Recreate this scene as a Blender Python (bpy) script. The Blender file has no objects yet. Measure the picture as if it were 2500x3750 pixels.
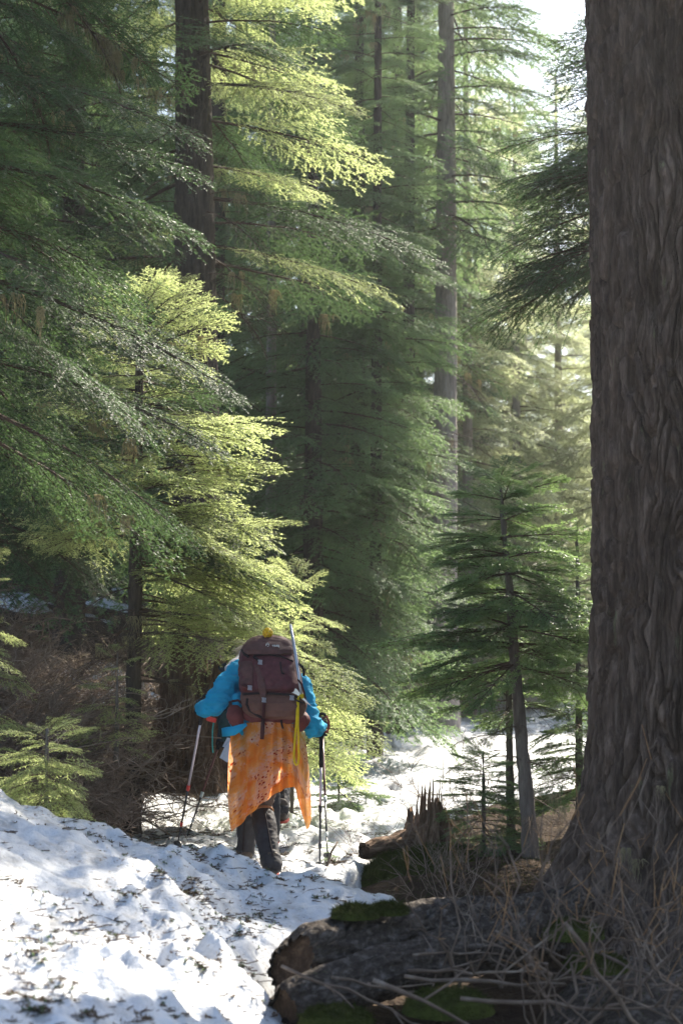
import bpy, math
import numpy as np
from mathutils import Vector, Matrix, Quaternion, Euler

# ------------------------------------------------------------------ camera, sky, sun, exposure
S = bpy.context.scene
COL = S.collection
CAM_H = 1.65
FPX = 6250.0                       # focal length in photo pixels (2500 x 3750)
HORIZ = 2300.0
PITCH = math.atan((HORIZ - 1875.0) / FPX)
cam = bpy.data.cameras.new('camera'); cam_o = bpy.data.objects.new('camera', cam); COL.objects.link(cam_o)
cam.sensor_fit = 'VERTICAL'; cam.sensor_height = 36.0; cam.sensor_width = 24.0
cam.lens = 36.0 * FPX / 3750.0
cam.clip_start = 0.1; cam.clip_end = 3000
cam.dof.use_dof = True; cam.dof.focus_distance = 11.4; cam.dof.aperture_fstop = 3.2
cam_o.location = (0, 0, CAM_H); cam_o.rotation_euler = (math.pi/2 + PITCH, 0, 0)
S.camera = cam_o

SUN_AZ, SUN_EL = math.radians(31), math.radians(39)      # azimuth measured from +Y towards +X
world = bpy.data.worlds.new('World'); S.world = world; world.use_nodes = True
wn = world.node_tree.nodes; wl = world.node_tree.links
sky = wn.new('ShaderNodeTexSky'); sky.sky_type = 'NISHITA'; sky.sun_disc = False
sky.sun_elevation = SUN_EL; sky.sun_rotation = SUN_AZ; sky.air_density = 1.0; sky.dust_density = 1.5
wn['Background'].inputs['Strength'].default_value = 0.11
wl.new(sky.outputs['Color'], wn['Background'].inputs['Color'])

sun = bpy.data.lights.new('sun', 'SUN'); sun.energy = 5.0; sun.angle = math.radians(0.53); sun.color = (1.0, 0.92, 0.78)
sun_o = bpy.data.objects.new('sun', sun); COL.objects.link(sun_o)
SUN_DIR = Vector((math.sin(SUN_AZ)*math.cos(SUN_EL), math.cos(SUN_AZ)*math.cos(SUN_EL), math.sin(SUN_EL)))
sun_o.rotation_euler = SUN_DIR.to_track_quat('Z', 'Y').to_euler()
sun_o.location = (8, 12, 20)

S.view_settings.view_transform = 'Standard'; S.view_settings.look = 'None'
S.view_settings.exposure = 1.5; S.view_settings.gamma = 1.0; S.view_settings.use_curve_mapping = False
S.render.engine = 'CYCLES'
S.cycles.max_bounces = 5; S.cycles.diffuse_bounces = 3; S.cycles.glossy_bounces = 2
S.cycles.transmission_bounces = 4; S.cycles.transparent_max_bounces = 8
S.cycles.use_denoising = True
S.cycles.sample_clamp_indirect = 6.0
S.cycles.caustics_reflective = False; S.cycles.caustics_refractive = False

# ------------------------------------------------------------------ helpers
def P(px, py, Y):
    """photo pixel + distance along +Y -> world point"""
    a, b = (px - 1250.0) / FPX, (1875.0 - py) / FPX
    c, s = math.cos(PITCH), math.sin(PITCH)
    d = Vector((a, c - b*s, s + b*c))
    t = Y / d.y
    return Vector((0, 0, CAM_H)) + d * t

def Zm(zx, zy, Y):
    """pixel of the enlarged hiker crop -> world point"""
    return P(600 + 0.446429*zx, 2250 + 0.446429*zy, Y)

def _hash(ix, iy, iz, seed):
    h = (ix.astype(np.int64)*374761393 + iy.astype(np.int64)*668265263 + iz.astype(np.int64)*2147483647 + seed*1274126177) & 0xFFFFFFFF
    h = ((h ^ (h >> 13)) * 1274126177) & 0xFFFFFFFF
    h = ((h ^ (h >> 16)) * 2246822519) & 0xFFFFFFFF
    return ((h ^ (h >> 15)) & 0xFFFFFF) / float(0xFFFFFF)

def vnoise(x, y, z=None, seed=0):
    x = np.asarray(x, float); y = np.asarray(y, float)
    z = np.zeros_like(x) if z is None else np.asarray(z, float) + 0*x
    x0, y0, z0 = np.floor(x), np.floor(y), np.floor(z)
    fx, fy, fz = x-x0, y-y0, z-z0
    fx = fx*fx*(3-2*fx); fy = fy*fy*(3-2*fy); fz = fz*fz*(3-2*fz)
    r = 0
    for dx in (0, 1):
        for dy in (0, 1):
            for dz in (0, 1):
                w = (fx if dx else 1-fx)*(fy if dy else 1-fy)*(fz if dz else 1-fz)
                r = r + w*_hash(x0+dx, y0+dy, z0+dz, seed)
    return r*2 - 1

def fbm(x, y, z=None, seed=0, octv=4, gain=0.5):
    r, a, f = 0, 1.0, 1.0
    for i in range(octv):
        r = r + a*vnoise(np.asarray(x)*f, np.asarray(y)*f, None if z is None else np.asarray(z)*f, seed+i*17)
        a *= gain; f *= 2.03
    return r

def worley(u, v, seed=0, wrap=None):
    iu, iv = np.floor(u), np.floor(v)
    f1 = np.full(u.shape, 9.0); f2 = np.full(u.shape, 9.0); cid = np.zeros(u.shape)
    for du in (-1, 0, 1):
        for dv in (-1, 0, 1):
            cu, cv = iu+du, iv+dv
            hu = np.mod(cu, wrap) if wrap else cu
            zz = np.zeros_like(cu)
            px = cu + _hash(hu, cv, zz, seed); py = cv + _hash(hu, cv, zz+1, seed)
            d = np.sqrt((px-u)**2 + (py-v)**2)
            idn = _hash(hu, cv, zz+2, seed)
            nearer = d < f1
            f2 = np.where(nearer, f1, np.minimum(f2, d))
            cid = np.where(nearer, idn, cid)
            f1 = np.where(nearer, d, f1)
    return f1, f2, cid

def sstep(a, b, x):
    t = np.clip((x-a)/(b-a), 0, 1); return t*t*(3-2*t)

class MB:
    """collects triangles/quads and builds ONE mesh"""
    def __init__(s): s.v = []; s.f = []; s.m = []; s.n = 0; s.col = None
    def add(s, verts, faces, mat=0):
        verts = np.asarray(verts, np.float64).reshape(-1, 3); faces = np.asarray(faces, np.int64)
        if len(faces) == 0: return s
        s.v.append(verts); s.f.append(faces + s.n); s.m.append(np.full(len(faces), mat)); s.n += len(verts)
        return s
    def mesh(s, name, smooth=True):
        me = bpy.data.meshes.new(name)
        V = np.concatenate(s.v); me.vertices.add(len(V)); me.vertices.foreach_set('co', V.astype(np.float32).ravel())
        loops = np.concatenate([f.ravel() for f in s.f]); counts = np.concatenate([np.full(len(f), f.shape[1]) for f in s.f])
        starts = np.concatenate([[0], np.cumsum(counts)[:-1]])
        me.loops.add(len(loops)); me.loops.foreach_set('vertex_index', loops.astype(np.int32))
        me.polygons.add(len(counts)); me.polygons.foreach_set('loop_start', starts.astype(np.int32))
        me.polygons.foreach_set('loop_total', counts.astype(np.int32))
        me.polygons.foreach_set('material_index', np.concatenate(s.m).astype(np.int32))
        me.polygons.foreach_set('use_smooth', np.full(len(counts), smooth))
        me.update(calc_edges=True); me.validate()
        return me

def link(name, me, mats=(), parent=None, loc=None):
    o = bpy.data.objects.new(name, me); COL.objects.link(o)
    if me is not None:
        for m in (mats if isinstance(mats, (list, tuple)) else [mats]):
            if len(me.materials) < len(mats if isinstance(mats, (list, tuple)) else [mats]): me.materials.append(m)
    if parent is not None: o.parent = parent
    if loc is not None: o.location = loc
    return o

def tag(o, label, cat, group=None, kind=None):
    o['label'] = label; o['category'] = cat
    if group: o['group'] = group
    if kind: o['kind'] = kind
    return o

def empty(name, loc, label, cat, group=None):
    o = bpy.data.objects.new(name, None); COL.objects.link(o); o.location = loc; o.empty_display_size = 0.1
    return tag(o, label, cat, group)

def frames(pts):
    """parallel-ish frames along a polyline"""
    pts = np.asarray(pts, float); n = len(pts)
    T = np.zeros_like(pts); T[1:-1] = pts[2:]-pts[:-2]; T[0] = pts[1]-pts[0]; T[-1] = pts[-1]-pts[-2]
    T /= np.linalg.norm(T, axis=1)[:, None] + 1e-12
    ref = np.array([0, 0, 1.0]) if abs(T[0][2]) < 0.9 else np.array([1.0, 0, 0])
    U = np.zeros_like(pts); W = np.zeros_like(pts)
    u = np.cross(ref, T[0]); u /= np.linalg.norm(u)
    for i in range(n):
        u = u - T[i]*np.dot(u, T[i]); u /= np.linalg.norm(u) + 1e-12
        U[i] = u; W[i] = np.cross(T[i], u)
    return T, U, W

def tube(mb, pts, radii, seg=6, mat=0, cap=True, ell=None):
    pts = np.asarray(pts, float); n = len(pts); radii = np.broadcast_to(np.asarray(radii, float), (n,))
    T, U, W = frames(pts)
    a = np.linspace(0, 2*math.pi, seg, endpoint=False)
    ca, sa = np.cos(a), np.sin(a)
    e1, e2 = ell if ell else (1.0, 1.0)
    V = pts[:, None, :] + radii[:, None, None]*(U[:, None, :]*ca[None, :, None]*e1 + W[:, None, :]*sa[None, :, None]*e2)
    i = np.arange(n-1)[:, None]*seg; j = np.arange(seg)[None, :]; j2 = (j+1) % seg
    F = np.stack([i+j, i+j2, i+seg+j2, i+seg+j], -1).reshape(-1, 4)
    mb.add(V.reshape(-1, 3), F, mat)
    if cap:
        k = mb.n
        mb.add(np.array([pts[0], pts[-1]]), np.zeros((0, 3), int), mat) if False else None
        base = mb.n - n*seg
        c = np.concatenate([pts[:1], pts[-1:]])
        tri0 = np.stack([np.full(seg, n*seg), (np.arange(seg)+1) % seg, np.arange(seg)], -1)
        l = (n-1)*seg
        tri1 = np.stack([np.full(seg, n*seg+1), l+np.arange(seg), l+(np.arange(seg)+1) % seg], -1)
        mb.v.append(c); mb.f.append(np.concatenate([tri0, tri1]) + base); mb.m.append(np.full(2*seg, mat)); mb.n += 2
    return mb

def ribbon(mb, pts, width, normal, thick=0.003, mat=0):
    """flat strap with thickness along pts"""
    pts = np.asarray(pts, float); n = len(pts)
    T, _, _ = frames(pts)
    N = np.broadcast_to(np.asarray(normal, float), pts.shape)
    B = np.cross(T, N); B /= np.linalg.norm(B, axis=1)[:, None] + 1e-12
    N2 = np.cross(B, T)
    w = np.broadcast_to(np.asarray(width, float), (n,))[:, None]/2
    V = np.stack([pts-B*w, pts+B*w, pts+B*w+N2*thick, pts-B*w+N2*thick], 1).reshape(-1, 3)
    F = []
    for i in range(n-1):
        for k in range(4):
            F.append((i*4+k, i*4+(k+1) % 4, (i+1)*4+(k+1) % 4, (i+1)*4+k))
    F.append((3, 2, 1, 0)); e = (n-1)*4; F.append((e, e+1, e+2, e+3))
    return mb.add(V, np.array(F), mat)

def box(mb, c, sx, sy, sz, rot=None, mat=0, bev=0.25):
    """small box with chamfered ends"""
    R = np.array(rot.to_3x3()) if rot is not None else np.eye(3)
    q = []
    for z, k in ((-1, 1-bev), (-1+bev, 1), (1-bev, 1), (1, 1-bev)):
        for x, y in ((-1, -1+bev), (-1+bev, -1), (1-bev, -1), (1, -1+bev), (1, 1-bev), (1-bev, 1), (-1+bev, 1), (-1, 1-bev)):
            q.append((x*k*sx/2, y*k*sy/2, z*sz/2))
    V = np.array(q) @ R.T + np.asarray(c)
    F = []
    for l in range(3):
        for k in range(8):
            F.append((l*8+k, l*8+(k+1) % 8, (l+1)*8+(k+1) % 8, (l+1)*8+k))
    mb.add(V, np.array(F), mat)
    mb.f.append(np.array([[7, 6, 5, 4, 3, 2, 1, 0], [24, 25, 26, 27, 28, 29, 30, 31]]) + mb.n - 32); mb.m.append(np.full(2, mat))
    return mb

# ------------------------------------------------------------------ materials
def nmat(name):
    m = bpy.data.materials.new(name); m.use_nodes = True
    nt = m.node_tree; b = nt.nodes['Principled BSDF']; return m, nt, b

def _n(nt, t, **kw):
    n = nt.nodes.new(t)
    for k, v in kw.items(): setattr(n, k, v)
    return n

def ramp(nt, stops, interp='LINEAR'):
    r = nt.nodes.new('ShaderNodeValToRGB'); r.color_ramp.interpolation = interp
    while len(r.color_ramp.elements) < len(stops): r.color_ramp.elements.new(0.5)
    for e, (p, c) in zip(r.color_ramp.elements, stops):
        e.position = p; e.color = (*c, 1) if len(c) == 3 else c
    return r

def noisy(name, stops, scale=8.0, detail=6, rough=0.8, bump=0.0, bscale=60.0, coords='Object', stretch=(1, 1, 1), spec=0.3, dist=0.0, sheen=0.0, metal=0.0, bdist=0.02):
    m, nt, b = nmat(name)
    tc = _n(nt, 'ShaderNodeTexCoord'); mp = _n(nt, 'ShaderNodeMapping'); mp.inputs['Scale'].default_value = stretch
    nt.links.new(tc.outputs[coords], mp.inputs['Vector'])
    nz = _n(nt, 'ShaderNodeTexNoise'); nz.inputs['Scale'].default_value = scale; nz.inputs['Detail'].default_value = detail
    nz.inputs['Roughness'].default_value = 0.65; nz.inputs['Distortion'].default_value = dist
    nt.links.new(mp.outputs[0], nz.inputs['Vector'])
    r = ramp(nt, stops); nt.links.new(nz.outputs['Fac'], r.inputs[0]); nt.links.new(r.outputs[0], b.inputs['Base Color'])
    b.inputs['Roughness'].default_value = rough; b.inputs['Specular IOR Level'].default_value = spec; b.inputs['Metallic'].default_value = metal
    if sheen: b.inputs['Sheen Weight'].default_value = sheen
    if bump:
        n2 = _n(nt, 'ShaderNodeTexNoise'); n2.inputs['Scale'].default_value = bscale; n2.inputs['Detail'].default_value = 5
        nt.links.new(mp.outputs[0], n2.inputs['Vector'])
        bp = _n(nt, 'ShaderNodeBump'); bp.inputs['Strength'].default_value = bump; bp.inputs['Distance'].default_value = bdist
        nt.links.new(n2.outputs['Fac'], bp.inputs['Height']); nt.links.new(bp.outputs[0], b.inputs['Normal'])
    return m

def needle_mat(name, c1, c2, trans, tw=0.4, rough=0.42, spec=0.45):
    """needles: gloss on top, light passing through from behind"""
    m, nt, b = nmat(name)
    oi = _n(nt, 'ShaderNodeObjectInfo')
    geo = _n(nt, 'ShaderNodeTexCoord'); nz = _n(nt, 'ShaderNodeTexNoise'); nz.inputs['Scale'].default_value = 2.5; nz.inputs['Detail'].default_value = 2
    nt.links.new(geo.outputs['Object'], nz.inputs['Vector'])
    ad = _n(nt, 'ShaderNodeMath', operation='ADD'); nt.links.new(oi.outputs['Random'], ad.inputs[0]); nt.links.new(nz.outputs['Fac'], ad.inputs[1])
    hf = _n(nt, 'ShaderNodeMath', operation='MULTIPLY'); hf.inputs[1].default_value = 0.5; nt.links.new(ad.outputs[0], hf.inputs[0])
    r = ramp(nt, [(0.15, c1), (0.85, c2)]); nt.links.new(hf.outputs[0], r.inputs[0])
    nt.links.new(r.outputs[0], b.inputs['Base Color']); b.inputs['Roughness'].default_value = rough; b.inputs['Specular IOR Level'].default_value = spec
    tr = _n(nt, 'ShaderNodeBsdfTranslucent'); tr.inputs['Color'].default_value = (*trans, 1)
    mx = _n(nt, 'ShaderNodeMixShader'); mx.inputs[0].default_value = tw
    nt.links.new(b.outputs[0], mx.inputs[1]); nt.links.new(tr.outputs[0], mx.inputs[2])
    nt.links.new(mx.outputs[0], nt.nodes['Material Output'].inputs['Surface'])
    return m

def cloth_mat(name, col, var=0.25, rough=0.85, tw=0.0, tcol=None, scale=30, bump=0.15, sheen=0.3):
    c = np.array(col)
    m = noisy(name, [(0.3, tuple(c*(1-var))), (0.7, tuple(np.minimum(c*(1+var), 0.9)))], scale=scale, rough=rough, bump=bump, bscale=350, spec=0.25, bdist=0.003)
    if tw:
        nt = m.node_tree; b = nt.nodes['Principled BSDF']
        tr = _n(nt, 'ShaderNodeBsdfTranslucent'); tr.inputs['Color'].default_value = (*(tcol or col), 1)
        mx = _n(nt, 'ShaderNodeMixShader'); mx.inputs[0].default_value = tw
        nt.links.new(b.outputs[0], mx.inputs[1]); nt.links.new(tr.outputs[0], mx.inputs[2])
        nt.links.new(mx.outputs[0], nt.nodes['Material Output'].inputs['Surface'])
    return m

M = {}
M['soil'] = noisy('forest_floor', [(0.25, (0.020, 0.013, 0.009)), (0.5, (0.055, 0.036, 0.024)), (0.62, (0.085, 0.058, 0.036)), (0.8, (0.035, 0.045, 0.014))], scale=3.0, detail=12, rough=0.95, bump=0.9, bscale=35, spec=0.1, bdist=0.06)
def snow_mat():
    m, nt, b = nmat('snow')
    tc = _n(nt, 'ShaderNodeTexCoord')
    nz = _n(nt, 'ShaderNodeTexNoise'); nz.inputs['Scale'].default_value = 5.0; nz.inputs['Detail'].default_value = 10; nz.inputs['Roughness'].default_value = 0.7
    nt.links.new(tc.outputs['Object'], nz.inputs['Vector'])
    r = ramp(nt, [(0.33, (0.38, 0.37, 0.36)), (0.47, (0.55, 0.56, 0.58)), (0.6, (0.62, 0.635, 0.66))])
    nt.links.new(nz.outputs['Fac'], r.inputs[0])
    # specks of needles and grit
    vo = _n(nt, 'ShaderNodeTexNoise'); vo.inputs['Scale'].default_value = 38.0; vo.inputs['Detail'].default_value = 4; vo.inputs['Roughness'].default_value = 0.75
    nt.links.new(tc.outputs['Object'], vo.inputs['Vector'])
    nz2 = _n(nt, 'ShaderNodeTexNoise'); nz2.inputs['Scale'].default_value = 1.6; nz2.inputs['Detail'].default_value = 3
    nt.links.new(tc.outputs['Object'], nz2.inputs['Vector'])
    mu = _n(nt, 'ShaderNodeMath', operation='MULTIPLY_ADD'); mu.inputs[1].default_value = 0.25; nt.links.new(nz2.outputs['Fac'], mu.inputs[0]); nt.links.new(vo.outputs['Fac'], mu.inputs[2])
    r2 = ramp(nt, [(0.735, (0, 0, 0)), (0.80, (1, 1, 1))]); nt.links.new(mu.outputs[0], r2.inputs[0])
    mx = _n(nt, 'ShaderNodeMix', data_type='RGBA'); nt.links.new(r2.outputs[0], mx.inputs['Factor']); nt.links.new(r.outputs[0], mx.inputs['A']); mx.inputs['B'].default_value = (0.16, 0.11, 0.07, 1)
    nt.links.new(mx.outputs['Result'], b.inputs['Base Color'])
    b.inputs['Roughness'].default_value = 0.55; b.inputs['Specular IOR Level'].default_value = 0.35
    b.inputs['Subsurface Weight'].default_value = 0.0
    n2 = _n(nt, 'ShaderNodeTexNoise'); n2.inputs['Scale'].default_value = 22; n2.inputs['Detail'].default_value = 9; n2.inputs['Roughness'].default_value = 0.6
    nt.links.new(tc.outputs['Object'], n2.inputs['Vector'])
    bp = _n(nt, 'ShaderNodeBump'); bp.inputs['Strength'].default_value = 0.55; bp.inputs['Distance'].default_value = 0.035
    nt.links.new(n2.outputs['Fac'], bp.inputs['Height']); nt.links.new(bp.outputs[0], b.inputs['Normal'])
    return m
M['snow'] = snow_mat()

def bark_mat(name, stops, lichen=None, lich_amt=0.62, vscale=(1, 1, 0.18)):
    m = noisy(name, stops, scale=26, detail=10, rough=0.92, bump=0.7, bscale=55, stretch=vscale, spec=0.15, bdist=0.02)
    if lichen:
        nt = m.node_tree; b = nt.nodes['Principled BSDF']
        tc = _n(nt, 'ShaderNodeTexCoord'); nz = _n(nt, 'ShaderNodeTexNoise'); nz.inputs['Scale'].default_value = 5.5; nz.inputs['Detail'].default_value = 8; nz.inputs['Roughness'].default_value = 0.75
        mp = _n(nt, 'ShaderNodeMapping'); mp.inputs['Scale'].default_value = (1.6, 1.6, 0.45); nt.links.new(tc.outputs['Object'], mp.inputs['Vector']); nt.links.new(mp.outputs[0], nz.inputs['Vector'])
        r = ramp(nt, [(lich_amt, (0, 0, 0)), (lich_amt+0.08, (1, 1, 1))]); nt.links.new(nz.outputs['Fac'], r.inputs[0])
        mx = _n(nt, 'ShaderNodeMix', data_type='RGBA'); nt.links.new(r.outputs[0], mx.inputs['Factor'])
        old = b.inputs['Base Color'].links[0].from_socket
        nt.links.new(old, mx.inputs['A']); mx.inputs['B'].default_value = (*lichen, 1); nt.links.new(mx.outputs['Result'], b.inputs['Base Color'])
    return m
M['bark_big'] = bark_mat('furrowed_bark', [(0.25, (0.028, 0.019, 0.014)), (0.5, (0.082, 0.058, 0.045)), (0.76, (0.19, 0.145, 0.115))], (0.15, 0.155, 0.085), 0.62)
M['bark_dark'] = bark_mat('dark_bark', [(0.25, (0.030, 0.024, 0.020)), (0.5, (0.075, 0.060, 0.050)), (0.8, (0.13, 0.105, 0.085))], (0.20, 0.19, 0.10), 0.62)
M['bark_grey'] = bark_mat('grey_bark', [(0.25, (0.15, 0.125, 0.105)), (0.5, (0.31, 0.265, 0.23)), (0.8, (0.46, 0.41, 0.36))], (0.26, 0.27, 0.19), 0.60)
M['bark_young'] = bark_mat('young_bark', [(0.25, (0.065, 0.052, 0.043)), (0.5, (0.13, 0.11, 0.095)), (0.8, (0.21, 0.185, 0.16))], (0.23, 0.24, 0.17), 0.58)
M['rot'] = bark_mat('rotten_wood', [(0.25, (0.040, 0.024, 0.016)), (0.5, (0.15, 0.094, 0.062)), (0.8, (0.33, 0.235, 0.165))], (0.050, 0.065, 0.012), 0.66, (1.5, 1.5, 0.12))
M['logbark'] = bark_mat('log_bark', [(0.25, (0.012, 0.009, 0.007)), (0.5, (0.050, 0.040, 0.033)), (0.72, (0.165, 0.142, 0.125))], (0.055, 0.062, 0.018), 0.62, (1, 1, 1))
M['twig'] = noisy('twig_wood', [(0.3, (0.045, 0.028, 0.020)), (0.7, (0.13, 0.09, 0.068))], scale=6, rough=0.8, spec=0.2)
M['brush'] = noisy('brush_twig', [(0.3, (0.11, 0.076, 0.058)), (0.55, (0.25, 0.19, 0.15)), (0.75, (0.40, 0.33, 0.27))], scale=3, rough=0.8, spec=0.2, coords='Object')
M['pale_twig'] = noisy('pale_twig', [(0.3, (0.060, 0.040, 0.028)), (0.55, (0.135, 0.098, 0.074)), (0.75, (0.27, 0.225, 0.185))], scale=5, rough=0.75, spec=0.3)
M['tip_twig'] = noisy('young_twig', [(0.3, (0.20, 0.10, 0.04)), (0.7, (0.34, 0.20, 0.09))], scale=9, rough=0.6, spec=0.3)
M['moss'] = noisy('moss', [(0.3, (0.022, 0.028, 0.007)), (0.55, (0.052, 0.066, 0.014)), (0.8, (0.10, 0.105, 0.032))], scale=18, detail=10, rough=0.95, bump=1.0, bscale=120, spec=0.05)
M['lichen'] = cloth_mat('hanging_lichen', (0.40, 0.36, 0.22), 0.3, tw=0.45, tcol=(0.62, 0.54, 0.33), bump=0.0, sheen=0)
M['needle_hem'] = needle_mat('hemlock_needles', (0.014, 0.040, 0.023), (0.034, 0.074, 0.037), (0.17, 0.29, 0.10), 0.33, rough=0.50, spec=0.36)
M['needle_mid'] = needle_mat('soft_lit_needles', (0.036, 0.090, 0.046), (0.070, 0.140, 0.066), (0.34, 0.50, 0.20), 0.44, rough=0.5, spec=0.35)  # lightened green imitates soft light on the shaded middle trees
M['needle_lit'] = needle_mat('sunlit_hemlock_needles', (0.024, 0.064, 0.022), (0.056, 0.112, 0.034), (0.84, 0.94, 0.42), 0.60, rough=0.45, spec=0.45)  # same hemlock needles with sunlight put into a paler translucent colour
M['needle_fir'] = needle_mat('fir_needles', (0.028, 0.078, 0.038), (0.058, 0.125, 0.058), (0.40, 0.58, 0.20), 0.42, rough=0.42, spec=0.45)
M['needle_far'] = needle_mat('sunlit_far_needles', (0.045, 0.078, 0.040), (0.090, 0.125, 0.060), (0.88, 0.94, 0.56), 0.56)  # brightened translucent colour stands in for sun on the far trees

def plate_tint(m, amt=0.32):
    nt = m.node_tree; b = nt.nodes['Principled BSDF']; at = _n(nt, 'ShaderNodeAttribute'); at.attribute_name = 'plate'
    old = b.inputs['Base Color'].links[0].from_socket
    mp = _n(nt, 'ShaderNodeMapRange'); mp.inputs['To Min'].default_value = 1-amt; mp.inputs['To Max'].default_value = 1+amt*0.8
    nt.links.new(at.outputs['Fac'], mp.inputs['Value'])
    mx = _n(nt, 'ShaderNodeMix', data_type='RGBA', blend_type='MULTIPLY'); mx.inputs['Factor'].default_value = 1.0
    nt.links.new(old, mx.inputs['A']); nt.links.new(mp.outputs[0], mx.inputs['B']); nt.links.new(mx.outputs['Result'], b.inputs['Base Color'])
plate_tint(M['bark_big'])
# ------------------------------------------------------------------ terrain
LEFT_Y = [0, 5, 9, 11, 12.6, 14.0, 15.5, 18, 20.5, 22.9, 26, 30, 40]
LEFT_X = [-9, -9, -6, -2.5, -1.85, -1.75, -1.65, -1.25, -0.45, 0.35, 1.0, 1.5, 3.2]
RIGHT_Y = [0, 4, 6, 7.3, 8.3, 9.3, 9.9, 10.85, 12.6, 14.7, 17.2, 20, 25, 30, 40]
RIGHT_X = [0.3, -0.05, -0.20, -0.18, 0.25, 0.42, 0.36, 0.16, 0.38, 0.80, 2.1, 3.0, 3.9, 4.6, 6.5]

def ground_z(x, y):
    x = np.asarray(x, float); y = np.asarray(y, float)
    z = 0*x
    # mound in the left foreground
    gx = np.interp(x, [-6, -3, -1.7, -1.156, -.68, -.41, -.2, 0, .31, .7], [.75, .72, .56, .42, .31, .20, .14, .10, .04, 0])
    z = z + gx*(0.72+0.28*sstep(4.5, 7.8, y))*(1-sstep(8.5, 10.9, y))*np.where(y < 4.5, 0.6+0.4*sstep(0, 4.5, y), 1)
    # rise towards the left bank behind
    lx = np.interp(y, LEFT_Y, LEFT_X)
    d = np.maximum(0, lx - x)
    z = z + sstep(11.0, 13.0, y)*(1.15*(1-np.exp(-d/1.1)) + 0.16*d)
    # right of the trail
    rx = np.interp(y, RIGHT_Y, RIGHT_X)
    e = np.maximum(0, x - rx)
    z = z + 0.22*(1-np.exp(-e/0.8))*sstep(8.5, 10, y)*(1-sstep(20, 26, y)) - 0.10*np.exp(-((x-0.1)/0.5)**2)*np.exp(-((y-6.6)/1.0)**2)
    # brush bank between trail and trees
    z = z + 0.55*np.exp(-((x-0.0)/1.6)**2)*np.exp(-((y-27)/3.0)**2) + 0.10*sstep(24, 60, y)*(y-24)
    din = np.minimum(x-lx, rx-x)
    z = z - 0.16*sstep(-0.2, 0.4, din)*sstep(9.6, 10.8, y)
    z = z + 0.05*fbm(x*0.9, y*0.9, seed=3, octv=4) + 0.012*fbm(x*6, y*6, seed=9, octv=3)
    return z

def snow_thick(x, y):
    lx = np.interp(y, LEFT_Y, LEFT_X); rx = np.interp(y, RIGHT_Y, RIGHT_X)
    wob = 0.16*fbm(x*2.2, y*2.2, seed=21, octv=3)
    d = np.minimum(x-lx, rx-x) + wob
    # old snow lying in the hollows up the left bank
    k = fbm(x*0.8+3, y*0.8, seed=44, octv=3)
    patch = np.where((x < lx-1.0) & (y > 15), (k-0.58)*0.5, -1) + 0*x
    patch2 = np.where((x < -0.2) & (y > 21), (k-0.45)*0.4, -1)
    d = np.maximum(np.maximum(d, patch), patch2)
    t = np.where(d > 0, 0.17*(1-np.exp(-np.maximum(d, 0)/0.13)), np.maximum(d*0.9, -0.25))
    return t

_rs = np.random.default_rng(12)
PRINTS = []
for _i in range(46):
    _y = 6.0 + _i*0.31 + _rs.normal(0, 0.07); _c = np.interp(_y, [5, 8, 9.5, 11.5, 14, 18, 22], [-0.75, -0.62, -0.5, -0.42, -0.30, 0.45, 1.6])
    for _s in (-1, 1):
        if _rs.random() < 0.8: PRINTS.append((_c+_s*0.13+_rs.normal(0, 0.07), _y+_s*0.15, _rs.normal(0.1, 0.25), _rs.uniform(0.5, 1.0)))
def prints(x, y):
    d = 0*x
    for px, py, a, k in PRINTS:
        u = (x-px)*math.cos(a)+(y-py)*math.sin(a); v = -(x-px)*math.sin(a)+(y-py)*math.cos(a)
        r = (u/0.065)**2+(v/0.16)**2
        d = d - k*0.055*np.exp(-r**2*0.7) + k*0.018*np.exp(-(np.sqrt(r)-1.7)**2*5)
    return d

def snow_z(x, y):
    x = np.asarray(x, float); y = np.asarray(y, float)
    t = snow_thick(x, y)
    g = ground_z(x, y)
    # sun cups, trodden lumps and footprints
    f1, f2, cid = worley(x*2.6+0.3*fbm(x*3, y*3, seed=5, octv=2), y*1.9, seed=7)
    cups = 0.065*(f1**1.5) - 0.030
    f1b, f2b, c2 = worley(x*7.5+0.4*fbm(x*6, y*6, seed=6, octv=2), y*6.2, seed=8)
    lumps = 0.040*(0.5-f1b) * sstep(-0.25, 0.3, fbm(x*1.3, y*1.3, seed=61, octv=2))
    big = 0.05*fbm(x*1.15, y*0.9, seed=31, octv=3)
    fine = 0.014*fbm(x*11, y*11, seed=33, octv=3)
    on = sstep(0.0, 0.12, t)
    near = 0.6+0.8*np.exp(-((y-7.0)/3.5)**2)
    return g + t + on*(cups*1.5+lumps*near*1.1+big+fine+prints(x, y))

def grid_mesh(name, xs, ys, fn):
    X, Y = np.meshgrid(xs, ys)
    Zv = fn(X, Y)
    V = np.stack([X, Y, Zv], -1).reshape(-1, 3); nx = len(xs); ny = len(ys)
    i = np.arange(ny-1)[:, None]*nx; j = np.arange(nx-1)[None, :]
    F = np.stack([i+j, i+j+1, i+nx+j+1, i+nx+j], -1).reshape(-1, 4)
    mb = MB(); mb.add(V, F); return mb.mesh(name), Zv

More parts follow.
